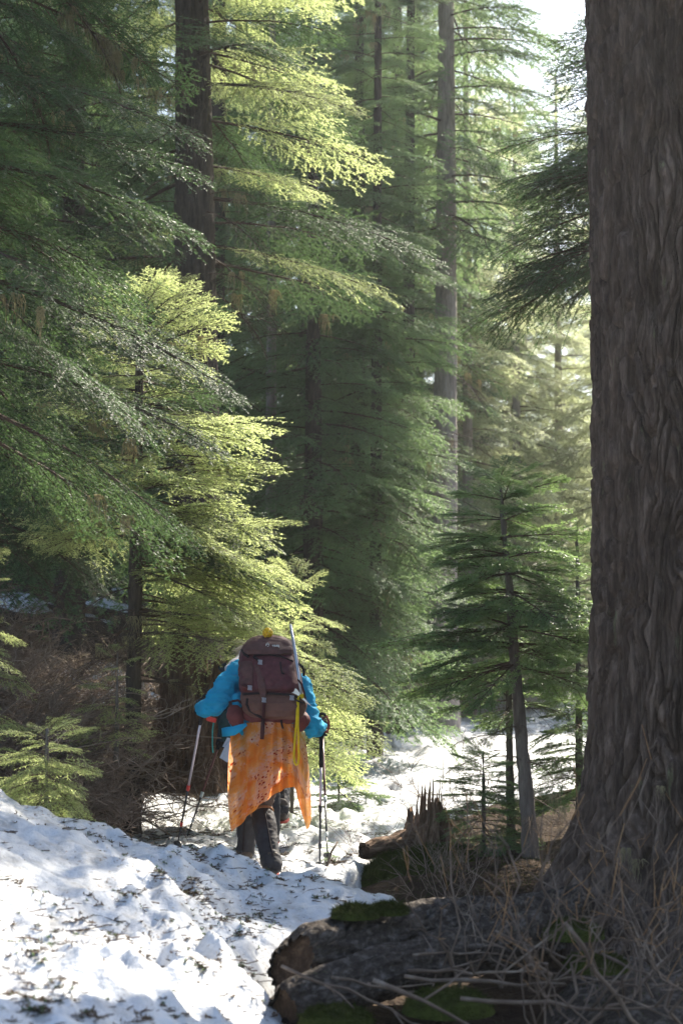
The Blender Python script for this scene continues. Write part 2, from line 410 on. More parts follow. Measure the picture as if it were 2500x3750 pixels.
gxs = np.concatenate([np.linspace(-400, -20, 12), np.linspace(-12, -5, 18), np.linspace(-4.8, 4.8, 160), np.linspace(5, 14, 18), np.linspace(20, 400, 12)])
gys = np.concatenate([np.linspace(-60, 0, 8), np.linspace(1, 4.8, 8), np.linspace(5, 16, 180), np.linspace(16.2, 34, 90), np.linspace(35, 70, 20), np.linspace(90, 600, 8)])
me, _ = grid_mesh('ground', gxs, gys, lambda x, y: np.where((np.abs(x) > 100) | (y > 200), 4.0+0*x, ground_z(x, np.clip(y, -60, 62))))
g = link('ground', me, [M['soil']]); g['kind'] = 'structure'
sxs = np.concatenate([np.linspace(-5, -2.7, 40), np.linspace(-2.68, 0.8, 240), np.linspace(0.85, 5, 60)])
sys_ = np.concatenate([np.linspace(-2, 4.8, 24), np.linspace(4.83, 10.5, 265), np.linspace(10.53, 17, 170), np.linspace(17.08, 36, 110)])
me, _ = grid_mesh('snow', sxs, sys_, snow_z)
sn = link('snow', me, [M['snow']]); sn['kind'] = 'structure'

def gz(x, y): return float(ground_z(np.array([x]), np.array([y]))[0])
def sz(x, y): return float(max(snow_z(np.array([x]), np.array([y]))[0], ground_z(np.array([x]), np.array([y]))[0]))
# ------------------------------------------------------------------ trunks
def trunk_mesh(name, axis, radii, nth, dz, cell=(0.05, 0.22), depth=0.02, seed=0, flare=None, rough=0.006, fine=None, crisp=0.22, ths=None, sub=0.28, vsub=3.1):
    """bark-covered trunk; axis = list of points, radii per point; furrows are real relief"""
    axis = np.asarray(axis, float); radii = np.asarray(radii, float)
    s = np.concatenate([[0], np.cumsum(np.linalg.norm(np.diff(axis, axis=0), axis=1))])
    n = max(4, int(s[-1]/dz))
    t = np.linspace(0, s[-1], n)
    if fine: t = np.concatenate([np.linspace(0, fine, int(fine/dz)), np.linspace(fine+0.1, s[-1], 60)]); n = len(t)
    C = np.stack([np.interp(t, s, axis[:, k]) for k in range(3)], -1)
    if n > 12 and not fine:
        for _ in range(3): C[1:-1] = (C[:-2]+2*C[1:-1]+C[2:])/4
    R = np.interp(t, s, radii)
    th = np.linspace(0, 2*math.pi, nth, endpoint=False)
    if ths is not None: th = np.asarray(ths)
    TH, TT = np.meshgrid(th, t)
    Rg = R[:, None]*np.ones_like(TH)
    Rm = float(np.mean(R))
    wrap = max(3, int(round(2*math.pi*Rm/cell[0])))
    cs, sn_ = np.cos(TH), np.sin(TH)
    warp = fbm(cs*2.2/ max(cell[0]*10, .3), sn_*2.2/max(cell[0]*10, .3), TT*2.2, seed=seed, octv=3)
    u = TH/(2*math.pi)*wrap + 0.9*warp
    v = TT/cell[1] + 0.7*fbm(cs*3, sn_*3, TT*1.2, seed=seed+3, octv=2)
    f1, f2, cid = worley(u, v, seed=seed+5, wrap=wrap)
    ridge = sstep(0.0, crisp, f2-f1)
    f1b, f2b, cb = worley(u*2.3+0.3*warp, v*vsub, seed=seed+9, wrap=None)
    ridge2 = sstep(0.0, 0.25, f2b-f1b)
    k1 = 0.62/cell[0]
    n1 = vnoise(cs*Rm*k1+0.7*warp, sn_*Rm*k1, TT*0.55/cell[1]+0.5*warp, seed=seed+31) + 0.40*vnoise(cs*Rm*k1*2.1, sn_*Rm*k1*2.1, TT*1.6/cell[1], seed=seed+32)
    furrow = sstep(0.01, crisp, np.abs(n1))
    both = np.minimum(furrow, 0.30+0.70*ridge)
    disp = depth*(both*(0.85+0.3*cid)-0.9) + depth*sub*(ridge2-0.8)*both + rough*fbm(cs*Rm*22, sn_*Rm*22, TT*14, seed=seed+7, octv=3)
    plate = 0.5*cid + 0.5*cb
    Rg = Rg + disp
    if flare is not None: Rg = Rg + flare(TH, TT)
    V = np.stack([C[:, None, 0]+Rg*cs, C[:, None, 1]+Rg*sn_, C[:, None, 2]+0*TH], -1).reshape(-1, 3)
    i = np.arange(n-1)[:, None]*nth; j = np.arange(nth)[None, :]; j2 = (j+1) % nth
    F = np.stack([i+j, i+j2, i+nth+j2, i+nth+j], -1).reshape(-1, 4)
    mb = MB(); mb.add(V, F)
    top = np.stack([np.full(nth, mb.n), (n-1)*nth+np.arange(nth), (n-1)*nth+(np.arange(nth)+1) % nth], -1)
    mb.v.append(C[-1:]+np.array([[0, 0, 0.01]])); mb.f.append(top); mb.m.append(np.zeros(nth, int)); mb.n += 1
    me = mb.mesh(name)
    at = me.attributes.new('plate', 'FLOAT', 'POINT'); at.data.foreach_set('value', np.append(plate.ravel(), 0.5).astype(np.float32))
    return me

# ------------------------------------------------------------------ conifer branches (shared meshes)
def branch_mesh(name, seed, L, droop=0.35, sec=0.42, dens=1.0, nlen=0.017, nwid=0.0042, nsp=0.0075, flat=0.25, wood_seg=4, hang=0.25, lod=0, gap=0.25, bare=0.0, lift_s=0.28):
    rng = np.random.default_rng(seed)
    mb = MB()
    n = 12
    t = np.linspace(0, 1, n)
    wob = np.cumsum(rng.normal(0, 0.012, n))*L*0.5
    main = np.stack([L*t*(1-0.08*t*t), wob, L*(0.10*t - droop*t*t)], -1)
    r0 = 0.0075*L+0.002
    tube(mb, main, np.linspace(r0, 0.0016, n), wood_seg, 0, cap=False)
    A, Bv, NRM = [], [], []       # needle-bearing segments
    def at(tt):
        return np.array([np.interp(tt, t, main[:, k]) for k in range(3)])
    step = (0.050 if lod == 0 else 0.075)/dens
    tt = 0.10; side = 1
    if bare < 0.9:
        k = int(n*0.5)
        for i in range(k, n-1): A.append(main[i]); Bv.append(main[i+1]); NRM.append((0, 0, 1))
    while tt < 0.985:
        side = -side
        prof = min(1.0, (1-tt)*1.5+0.10)*float(sstep(0.0, 0.22, tt))
        l = sec*L*prof*rng.uniform(0.65, 1.15)
        if l > 0.04 and rng.random() > gap*(1-tt):
            ang = math.radians(rng.uniform(46, 68) - 22*tt)*side
            p = at(tt); d0 = at(min(1, tt+0.03))-at(max(0, tt-0.03)); d0 /= np.linalg.norm(d0)
            ca, sa = math.cos(ang), math.sin(ang)
            d = np.array([d0[0]*ca-d0[1]*sa, d0[0]*sa+d0[1]*ca, d0[2]*ca + rng.normal(0, flat*0.5)+0.05]); d /= np.linalg.norm(d)
            m = max(3, int(l/0.10)+2); q = np.linspace(0, 1, m)
            curl = rng.normal(0, 0.10)
            perp = np.array([-d[1], d[0], 0])
            S2 = p + np.outer(q*l, d) + np.outer((q**2)*l, np.array([0, 0, -hang*rng.uniform(0.5, 1.4)])) + np.outer(q*q*l*curl, perp) + np.outer(q*q*l*0.18, np.array([1, 0, 0]))
            tube(mb, S2, np.linspace(0.0022+0.002*l, 0.0009, m), 3, 0, cap=False)
            for i in range(m-1):
                if i >= (m-1)*0.15*(1+bare): A.append(S2[i]); Bv.append(S2[i+1]); NRM.append((0, 0, 1))
            # tertiary twiglets
            st = (0.042 if lod == 0 else 0.07)/dens
            q2 = rng.uniform(0.05, 0.18); sd = 1
            while q2 < 0.97:
                sd = -sd
                l3 = min(0.34*l*(1-q2)+0.035, 0.22)*rng.uniform(0.6, 1.25)
                a3 = math.radians(rng.uniform(38, 62))*sd
                pp = np.array([np.interp(q2, q, S2[:, k]) for k in range(3)])
                i2 = min(m-2, int(q2*(m-1))); dd = S2[i2+1]-S2[i2]; dd = dd/np.linalg.norm(dd)
                pr = np.array([-dd[1], dd[0], 0]); pr /= np.linalg.norm(pr)+1e-9
                d3 = dd*math.cos(a3)+pr*math.sin(a3)+np.array([0, 0, rng.normal(-0.05, flat*0.6)])
                d3 /= np.linalg.norm(d3)
                mid = pp + d3*l3*0.55; end = pp + d3*l3 + np.array([0, 0, -hang*0.35*l3])
                if rng.random() > bare:
                    A += [pp, mid]; Bv += [mid, end]; NRM += [(0, 0, 1)]*2
                elif lod == 0:
                    tube(mb, np.array([pp, mid, end]), np.array([0.0014, 0.001, 0.0006]), 3, 0, cap=False)
                q2 += st/max(l, 0.05)*rng.uniform(0.8, 1.25)
        tt += step/L*rng.uniform(0.75, 1.3)*0.5
    if A:
        A = np.array(A); Bv = np.array(Bv)
        ln = np.linalg.norm(Bv-A, axis=1)
        cnt = np.maximum(1, np.round(ln/nsp).astype(int))
        idx = np.repeat(np.arange(len(A)), cnt)
        K = len(idx)
        f = rng.random(K)
        base = A[idx] + (Bv-A)[idx]*f[:, None]
        T = (Bv-A)[idx]; T /= np.linalg.norm(T, axis=1)[:, None]+1e-12
        up = np.array([0, 0, 1.0]) + rng.normal(0, 0.10, (K, 3)); 
        side = np.cross(T, up); side /= np.linalg.norm(side, axis=1)[:, None]+1e-9
        nrm = np.cross(side, T)
        sgn = np.where(rng.random(K) < 0.5, -1.0, 1.0)
        lift = np.clip(rng.normal(0.10, lift_s, K), -0.7, 1.3)
        fw = rng.uniform(0.35, 0.95, K)
        D = side*sgn[:, None] + T*fw[:, None] + nrm*lift[:, None]; D /= np.linalg.norm(D, axis=1)[:, None]
        Ls = nlen*rng.uniform(0.6, 1.2, K)
        Wd = np.cross(D, nrm+rng.normal(0, 0.35, (K, 3))); Wd /= np.linalg.norm(Wd, axis=1)[:, None]+1e-9
        w = nwid*rng.uniform(0.8, 1.2, K)
        a = base - Wd*(w*0.35)[:, None]; b = base + Wd*(w*0.35)[:, None]
        # a tapered blade: wide at two thirds
        V = np.stack([base - Wd*(w*0.5)[:, None], base + Wd*(w*0.5)[:, None], base + D*Ls[:, None]], 1).reshape(-1, 3)
        F = np.arange(K)[:, None]*3 + np.array([[0, 1, 2]])
        mb.add(V, F, 1)
    me = mb.mesh(name, smooth=False)
    return me

BR = {}
DN = dict(nsp=0.0043, nwid=0.0062, nlen=0.0165, hang=0.22, dens=0.92, flat=0.22)
def _set(key, n, seed, mats, **kw):
    BR[key] = []
    for i in range(n):
        me = branch_mesh('branch_'+key, seed+i*11, **kw)
        for m in mats: me.materials.append(m)
        BR[key].append(me)
_set('hem_s', 3, 100, (M['twig'], M['needle_hem']), L=0.9, droop=0.18, sec=0.55, **DN)
_set('hem_m', 4, 200, (M['twig'], M['needle_hem']), L=1.7, droop=0.20, sec=0.44, **DN)
_set('hem_l', 3, 300, (M['twig'], M['needle_hem']), L=2.5, droop=0.18, sec=0.36, **DN)
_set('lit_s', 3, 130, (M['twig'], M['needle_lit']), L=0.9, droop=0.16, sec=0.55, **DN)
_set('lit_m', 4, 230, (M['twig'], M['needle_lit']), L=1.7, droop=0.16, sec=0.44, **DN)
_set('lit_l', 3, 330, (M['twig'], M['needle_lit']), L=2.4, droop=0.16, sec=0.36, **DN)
_set('fir_s', 4, 400, (M['twig'], M['needle_fir']), L=0.55, droop=0.10, sec=0.50, nlen=0.024, nwid=0.0055, hang=0.10, flat=0.15, nsp=0.0036, dens=1.25, lift_s=0.45)
_set('fir_m', 4, 450, (M['twig'], M['needle_fir']), L=0.95, droop=0.14, sec=0.42, nlen=0.024, nwid=0.0055, hang=0.12, flat=0.15, nsp=0.0038, dens=1.2, lift_s=0.45)
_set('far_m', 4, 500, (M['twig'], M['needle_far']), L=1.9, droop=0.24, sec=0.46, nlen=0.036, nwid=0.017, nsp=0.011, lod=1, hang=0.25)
_set('shade_m', 4, 560, (M['twig'], M['needle_mid']), L=1.9, droop=0.22, sec=0.46, nlen=0.029, nwid=0.014, nsp=0.0085, lod=1, hang=0.22)
_set('bare_m', 4, 600, (M['twig'], M['lichen']), L=1.4, droop=0.30, sec=0.40, bare=0.93, dens=0.7, nlen=0.03, nwid=0.004, nsp=0.09, hang=0.3)

def lichen_mesh(seed, L=0.30, spread=0.07):
    """beard lichen: wispy strands, each lock hanging from one point"""
    rng = np.random.default_rng(seed); mb = MB()
    for j in range(4):
        lx, ly, ll = rng.uniform(-spread, spread), rng.normal(0, spread*0.4), L*rng.uniform(0.2, 1.0)
        for i in range(9):
            l = ll*rng.uniform(0.25, 1.05); k = 6; q = np.linspace(0, 1, k); a = rng.uniform(0, 6.28); w = 0.022*math.sqrt(rng.random())
            bow = np.sin(q*math.pi)*w
            pts = np.stack([lx+bow*math.cos(a)+np.cumsum(rng.normal(0, 0.010, k)), ly+bow*math.sin(a)+np.cumsum(rng.normal(0, 0.010, k)), 0.012-q*l], -1)
            tube(mb, pts, np.linspace(0.0028, 0.0007, k), 3, 0, cap=False)
    me = mb.mesh('lichen'); me.materials.append(M['lichen']); return me
LICH = [lichen_mesh(900+i) for i in range(4)]

def put(me, name, parent, loc, az, pitch, roll, scale):
    o = bpy.data.objects.new(name, me); COL.objects.link(o); o.parent = parent
    mt = Matrix.Translation(loc) @ Matrix.Rotation(az, 4, 'Z') @ Matrix.Rotation(-pitch, 4, 'Y') @ Matrix.Rotation(roll, 4, 'X') @ Matrix.Scale(scale, 4)
    o.matrix_basis = mt
    return o

def conifer(name, label, group, x, y, H, rb, z0, Lmax, nbr, seed, sets=('hem_s', 'hem_m', 'hem_l'), bark='bark_dark', lean=(0, 0), curve=0.0, Lmin=0.25, power=0.8,
            base=None, cell=(0.035, 0.14), depth=0.008, nth=36, dz=0.05, bare=0, bare_z=None, lich=0, droop=(-14, 22), rtop=0.02, keep=None, up=1.0, azbias=None, whorl=0, mix=None, bare_s=(0.4, 0.9)):
    """a conifer: Empty at its foot > trunk, branches (meshes shared between branches)"""
    rng = np.random.default_rng(seed)
    zb = (gz(x, y) if base is None else base) - 0.06
    t = empty(name, (x, y, zb), label, 'tree', group)
    q = np.linspace(0, 1, 9)
    ax = np.stack([lean[0]*q*H + curve*np.sin(q*math.pi)*H, lean[1]*q*H, q*H], -1)
    rad = rb*(1-q)**0.75*(1-rtop/rb) + rtop
    rad[0] *= 1.25
    link('trunk', trunk_mesh('trunk', ax, rad, nth, dz, cell, depth, seed), [M[bark]], t)
    def axp(h):
        f = h/H; return Vector((np.interp(f, q, ax[:, 0]), np.interp(f, q, ax[:, 1]), h)), float(np.interp(f, q, rad))
    ga = rng.uniform(0, 6.28)
    for i in range(nbr):
        f = (i+rng.random())/nbr
        if whorl: f = (math.floor(f*whorl)+0.5+rng.normal(0, 0.10))/whorl; f = min(max(f, 0), 1)
        h = z0 + (H*0.985-z0)*(f**up)
        ff = (h-z0)/(H-z0)
        L = (Lmax-Lmin)*(1-ff)**power*rng.uniform(0.7, 1.12) + Lmin
        if i % 5 == 0: L *= 0.65
        az = ga + i*2.39996 + rng.normal(0, 0.3)
        if azbias is not None and rng.random() < azbias[1]: az = azbias[0] + rng.normal(0, azbias[2])
        p, r = axp(h)
        if keep is not None and not keep(h, az): continue
        pitch = math.radians(np.interp(ff, [0, 0.75, 1], [droop[0], droop[0]*0.2, droop[1]+25]) + rng.normal(0, 7))
        key = sets[0] if L < 1.25 else (sets[1] if L < 2.1 else sets[2])
        if mix and rng.random() < mix[1]: key = mix[0][sets.index(key)]
        ms = BR[key]; nat = {'s': 0.9, 'm': 1.7, 'l': 2.5}[key[-1]]
        if key == 'fir_s': nat = 0.55
        if key == 'fir_m': nat = 0.95
        if key in ('far_m', 'shade_m'): nat = 1.9
        d = Vector((math.cos(az), math.sin(az), 0))
        put(ms[rng.integers(len(ms))], 'branch', t, p + d*r*0.6, az, pitch, rng.normal(0, 0.22), L/nat)
        if lich and rng.random() < lich:
            for _ in range(2):
                s = rng.uniform(0.3, 0.8)*L
                pt = p + d*s + Vector((0, 0, math.sin(pitch)*s - 0.15*s))
                o = put(LICH[rng.integers(4)], 'hanging_lichen', t, pt, az, 0, 0, rng.uniform(0.5, 1.3))
    for i in range(bare):
        h = rng.uniform(*(bare_z or (0.5, z0+0.5))); az = rng.uniform(0, 6.28); p, r = axp(h)
        d = Vector((math.cos(az), math.sin(az), 0))
        put(BR['bare_m'][rng.integers(4)], 'dead_branch', t, p + d*r*0.7, az, math.radians(rng.normal(-15, 15)), rng.normal(0, 0.4), rng.uniform(*bare_s))
        if lich and rng.random() < 0.6:
            put(LICH[rng.integers(4)], 'hanging_lichen', t, p + d*rng.uniform(0.2, 0.6) + Vector((0, 0, -0.05)), az, 0, 0, rng.uniform(0.4, 1.0))
    return t
# ------------------------------------------------------------------ the big old tree on the right
def big_flare(TH, TT):
    z = TT - 0.25
    lobes = 0.5 + 0.5*np.cos(TH*5 + 0.6 + 0.5*np.sin(TH*2))
    left = np.exp(-(((TH-3.5+math.pi) % (2*math.pi)-math.pi)/0.9)**2)
    front = np.exp(-(((TH-4.55+math.pi) % (2*math.pi)-math.pi)/0.7)**2)
    return 0.28*np.exp(-np.maximum(z, 0)/0.45)*(0.30+0.70*lobes) + 0.34*left*np.exp(-np.maximum(z-0.05, 0)/0.42) + 0.42*front*np.exp(-np.maximum(z, 0)/0.35) - 0.03*sstep(0, 10, z)
BT = (1.965, 9.1)
bt = empty('old_growth_tree', (BT[0], BT[1], -0.15), 'massive old conifer trunk with deeply furrowed dark bark and flared mossy root base', 'tree')
link('trunk', trunk_mesh('old_trunk', [(0, 0, 0), (0.01, 0, 3), (-0.02, 0, 7), (0, 0, 11), (0, 0, 22)], [0.62, 0.62, 0.62, 0.57, 0.2], 540, 0.0145, (0.066, 0.55), 0.066, 11, big_flare, 0.011, 5.3, 0.15, np.concatenate([np.linspace(math.radians(150), math.radians(322), 430, endpoint=False), np.linspace(math.radians(322), math.radians(510), 110, endpoint=False)]), 0.40, 1.7), [M['bark_big']], bt)
rng = np.random.default_rng(4)
for i in range(46):
    h = rng.uniform(9.5, 21); az = i*2.4
    put(BR['hem_l' if h < 14 else 'hem_m'][rng.integers(3)], 'branch', bt, Vector((math.cos(az)*0.5, math.sin(az)*0.5, h)), az, math.radians(-18+rng.normal(0, 8)), rng.normal(0, 0.2), rng.uniform(0.9, 1.25))
put(BR['hem_m'][1], 'branch', bt, Vector((-0.1, -0.62, 5.55)), math.radians(-80), math.radians(-25), 0.1, 0.55)
for k, (px, py, s) in enumerate([(2040, 2910, 0.5), (2060, 2960, 0.35), (2330, 3150, 0.45), (2290, 3110, 0.4), (2420, 2880, 0.3)]):
    q = P(px, py, 8.42 if px > 2200 else 8.75)
    put(LICH[k % 4], 'hanging_lichen', bt, q - Vector((BT[0], BT[1], -0.15)), 0.3*k, 0, 0, s)

# ------------------------------------------------------------------ conifers of the forest
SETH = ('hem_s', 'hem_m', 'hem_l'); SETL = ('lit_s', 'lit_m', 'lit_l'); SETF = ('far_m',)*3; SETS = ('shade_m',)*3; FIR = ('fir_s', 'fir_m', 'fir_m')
R_ = math.pi
# tall tree with the dark furrowed trunk, upper left
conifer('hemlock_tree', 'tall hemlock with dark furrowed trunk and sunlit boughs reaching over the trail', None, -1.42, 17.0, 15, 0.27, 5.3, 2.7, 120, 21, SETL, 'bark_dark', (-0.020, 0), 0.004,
        cell=(0.05, 0.2), depth=0.022, nth=90, dz=0.035, bare=14, bare_z=(4.2, 6.5), lich=0.25, droop=(-10, 20), rtop=0.04, azbias=(0.1, 0.25, 0.7), mix=(SETH, 0.45), keep=lambda h, az: h > 6.9 or math.cos(az+math.pi/2) < 0.35)  # lit and dark needle copies mixed to imitate broken sunlight
# sunlit young hemlock, left of the hikers
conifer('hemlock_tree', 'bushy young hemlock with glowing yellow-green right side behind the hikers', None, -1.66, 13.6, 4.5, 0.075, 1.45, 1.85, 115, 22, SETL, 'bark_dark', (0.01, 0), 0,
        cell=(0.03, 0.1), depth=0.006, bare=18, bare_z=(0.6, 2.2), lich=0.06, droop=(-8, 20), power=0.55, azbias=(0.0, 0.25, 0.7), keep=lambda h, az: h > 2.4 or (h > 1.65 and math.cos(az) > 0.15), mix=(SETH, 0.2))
# big hemlock just out of frame on the left
conifer('hemlock_tree', 'shaggy dark hemlock at the left edge hung with tan lichen', None, -2.75, 10.6, 13, 0.24, 3.1, 2.4, 140, 23, SETH, 'bark_dark', (0, 0), 0,
        bare=22, bare_z=(0.6, 6), lich=0.30, droop=(-20, 10), power=0.5)
# dark trees filling the left background
for i, (x, y, H, L, n, lab) in enumerate([
        (-3.3, 15.5, 12, 2.3, 110, 'dense dark hemlock behind the lichen-hung tree'),
        (-3.1, 19.5, 16, 2.6, 120, 'dark hemlock standing behind the furrowed trunk on its left'),
        (-4.6, 25, 20, 3.0, 110, 'far dark hemlock on the left slope above old snow'),
        (-1.9, 25, 19, 2.6, 120, 'tall dark hemlock deep in the shade behind the furrowed trunk')]):
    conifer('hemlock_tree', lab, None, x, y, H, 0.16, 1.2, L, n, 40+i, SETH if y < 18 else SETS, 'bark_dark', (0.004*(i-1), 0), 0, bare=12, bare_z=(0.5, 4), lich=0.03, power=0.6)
# shaded hemlocks in the middle
for i, (x, y, H, L, n, lab) in enumerate([
        (-0.35, 21.0, 9.0, 2.1, 140, 'full green hemlock in shade behind the glowing young tree'),
        (0.25, 23.5, 12.0, 1.75, 150, 'full green hemlock left of the pale grey trunk, shaggy to the ground'),
        (-0.6, 28, 17, 2.6, 190, 'tall shaded hemlock rising behind the full green hemlocks'),
        (1.0, 30, 19, 2.6, 170, 'tall shaded hemlock just behind the pale grey trunk')]):
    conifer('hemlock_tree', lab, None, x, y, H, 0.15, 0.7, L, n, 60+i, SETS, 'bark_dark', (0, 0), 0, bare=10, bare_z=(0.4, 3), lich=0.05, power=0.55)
# tree with the pale grey trunk
conifer('hemlock_tree', 'tall tree with bare pale grey trunk and dark boughs above', None, 1.50, 25.5, 18, 0.215, 7.5, 2.6, 120, 71, SETS, 'bark_grey', (0.004, 0), 0.003,
        cell=(0.07, 0.2), depth=0.012, nth=60, bare=26, bare_z=(2.0, 8), lich=0.2, rtop=0.03, power=0.6)
conifer('hemlock_tree', 'slim dark trunk standing close beside the pale grey trunk', None, 0.92, 24.8, 14, 0.13, 4.2, 1.0, 40, 72, SETS, 'bark_dark', (0.01, 0), 0, bare=14, bare_z=(0.6, 4), lich=0.05)
conifer('hemlock_tree', 'thin pale trunk showing between the glowing young hemlock and the shaded trees', None, -0.93, 22.5, 13, 0.085, 5.5, 1.4, 50, 73, SETS, 'bark_grey', (0, 0), 0, bare=10, bare_z=(1.5, 5))
conifer('hemlock_tree', 'slender hemlock with drooping green boughs between the furrowed and the pale trunk', None, 0.42, 21.8, 13, 0.09, 1.2, 1.55, 170, 74, SETS, 'bark_dark', (0.006, 0), 0, bare=10, bare_z=(2.5, 6), lich=0.12, power=0.5)
# dark boughs beside the big trunk, from a tree hidden behind it
conifer('hemlock_tree', 'dark hemlock hidden behind the massive trunk, its drooping boughs showing beside it', None, 2.72, 14.2, 7.0, 0.15, 4.5, 1.85, 62, 75, SETH, 'bark_dark', (0, 0), 0, bare=16, bare_z=(1.2, 5), lich=0.10, droop=(-16, 15), power=0.45, azbias=(math.radians(185), 0.45, 0.5))
# sunlit background on the right
bg = [(2.3, 31, 15, 2.3), (3.5, 34, 12.5, 2.4), (4.6, 36, 13.5, 2.5), (5.6, 33, 12, 2.4), (2.9, 39, 17, 2.6), (4.3, 43, 15, 2.7), (6.2, 41, 14, 2.6), (7.4, 46, 15, 2.8), (1.6, 40, 19, 2.6)]
for i, (x, y, H, L) in enumerate(bg):
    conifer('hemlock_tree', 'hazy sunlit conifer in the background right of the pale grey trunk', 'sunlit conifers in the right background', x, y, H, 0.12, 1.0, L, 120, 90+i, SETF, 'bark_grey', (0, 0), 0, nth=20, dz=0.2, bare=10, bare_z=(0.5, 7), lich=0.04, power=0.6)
# far forest behind everything
rng = np.random.default_rng(8)
for i in range(12):
    x = -9 + i*0.97 + rng.uniform(-0.3, 0.3); y = rng.uniform(33, 50)
    conifer('hemlock_tree', 'far dark conifer of the forest behind, left of the pale grey trunk', 'far conifers closing the forest', x, y, rng.uniform(20, 27), 0.14, 1.0, 3.2, 170, 120+i, SETS, 'bark_dark', nth=16, dz=0.3, power=0.6)
for i in range(6):
    x = 5 + i*2.3 + rng.uniform(-0.4, 0.4); y = rng.uniform(52, 66)
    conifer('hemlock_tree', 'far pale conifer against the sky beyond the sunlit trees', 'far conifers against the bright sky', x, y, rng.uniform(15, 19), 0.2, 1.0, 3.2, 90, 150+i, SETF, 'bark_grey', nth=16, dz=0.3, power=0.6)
# unseen trees added right of the frame to shade the foreground and left hemlock
for i, (x, y, H, L, z0) in enumerate([(6.3, 14.6, 10.5, 2.2, 1.0), (4.9, 12.4, 8, 1.7, 1.0), (8.3, 27.4, 31, 2.6, 22.3), (9.6, 29.6, 33, 2.6, 23.5)]):
    conifer('hemlock_tree', 'unseen tall hemlock added right of the massive trunk to cast shade', 'unseen conifers added to cast shade', x, y, H, 0.18, z0, L, 120, 170+i, SETS, 'bark_dark', nth=20, dz=0.2, power=0.5)

# ------------------------------------------------------------------ small firs
b0 = P(1950, 3210, 10.75)
def fir(name, label, x, y, H, rb, z0, L, n, seed, group=None, **kw):
    kw.setdefault('droop', (-14, 10)); kw.setdefault('bare_s', (0.12, 0.34))
    return conifer(name, label, group, x, y, H, rb, z0, L, n, seed, FIR, 'bark_young', cell=(0.02, 0.05), depth=0.003, nth=28, dz=0.03, rtop=0.006, Lmin=0.10, **kw)
fir('young_fir', 'young fir with slender leaning trunk and flat dark green tiers beside the massive trunk', b0.x, b0.y, 2.55, 0.052, 1.25, 0.92, 72, 201, whorl=11, lean=(-0.075, 0.02), bare=16, bare_z=(0.35, 1.3), power=0.5)
b1 = P(1870, 3000, 12.2)
fir('young_fir', 'second slender young fir behind the leaning young fir', b1.x, b1.y, 2.0, 0.035, 1.0, 0.6, 40, 202, lean=(-0.01, 0), bare=14, bare_z=(0.3, 1.2))
fir('young_fir', 'low dark fir bush at the foot of the young firs beside the splintered stump', P(1770, 3050, 11.6).x, 11.6, 0.75, 0.016, 0.08, 0.45, 50, 203, power=0.35)
fir('young_fir', 'leafy young fir behind the massive trunk on its left', P(2120, 2900, 11.9).x, 11.9, 2.3, 0.03, 0.35, 0.62, 80, 205)
fir('young_fir', 'low fir at the brushy edge of the trail right of the hikers', P(1240, 2900, 16.0).x, 16.0, 0.75, 0.015, 0.05, 0.55, 34, 206, power=0.4)
def litfir(label, x, y, H, L, n, seed, base=None, rb=0.02, **kw):
    return conifer('young_hemlock', label, None, x, y, H, rb, kw.pop('z0', 0.1), L, n, seed, ('lit_s', 'lit_s', 'lit_s'), 'bark_young', cell=(0.02, 0.05), depth=0.002, nth=14, dz=0.05, rtop=0.004, Lmin=0.12, base=base, **kw)
litfir('small bright green hemlock glowing on the left snow mound', -1.60, 9.35, 0.66, 0.48, 46, 211, power=0.4, droop=(-30, 10), base=0.50)
litfir('sunlit young hemlock right behind the hiker\'s backpack', -0.42, 14.6, 2.35, 0.95, 48, 212, power=0.45, z0=0.75)
litfir('young hemlock rooted on top of the leaning rotten stump', -1.12, 14.1, 1.35, 0.85, 22, 213, base=1.62, rb=0.028, z0=0.3)
litfir('dark spreading hemlock sprays low in the brush on the left bank', -1.62, 12.4, 0.8, 0.55, 16, 214, base=0.75)
litfir('small hemlock at the left edge above the brush', -2.35, 11.2, 1.7, 0.6, 26, 215, base=0.6)

# dead lichen-draped bough across the upper left
lt = [o for o in COL.objects if o.get('label', '').startswith('shaggy dark hemlock')][0]
rng = np.random.default_rng(17)
for k, (a, b, sc) in enumerate(((P(120, -120, 10.9), P(580, 360, 11.4), 1.15), (P(-150, -50, 10.8), P(330, 520, 11.2), 1.2))):
    d = b-a
    put(BR['bare_m'][k], 'dead_branch', lt, a-lt.location, math.atan2(d.y, d.x), math.atan2(d.z, math.hypot(d.x, d.y)), 0.2, d.length/1.4)
    for i in range(20 if k == 0 else 10):
        q = a.lerp(b, rng.uniform(0.1, 0.98)) + Vector((rng.normal(0, 0.05), rng.normal(0, 0.08), -0.02))
        put(LICH[rng.integers(4)], 'hanging_lichen', lt, q-lt.location, rng.uniform(0, 6.28), 0, 0, rng.uniform(0.35, 0.95))
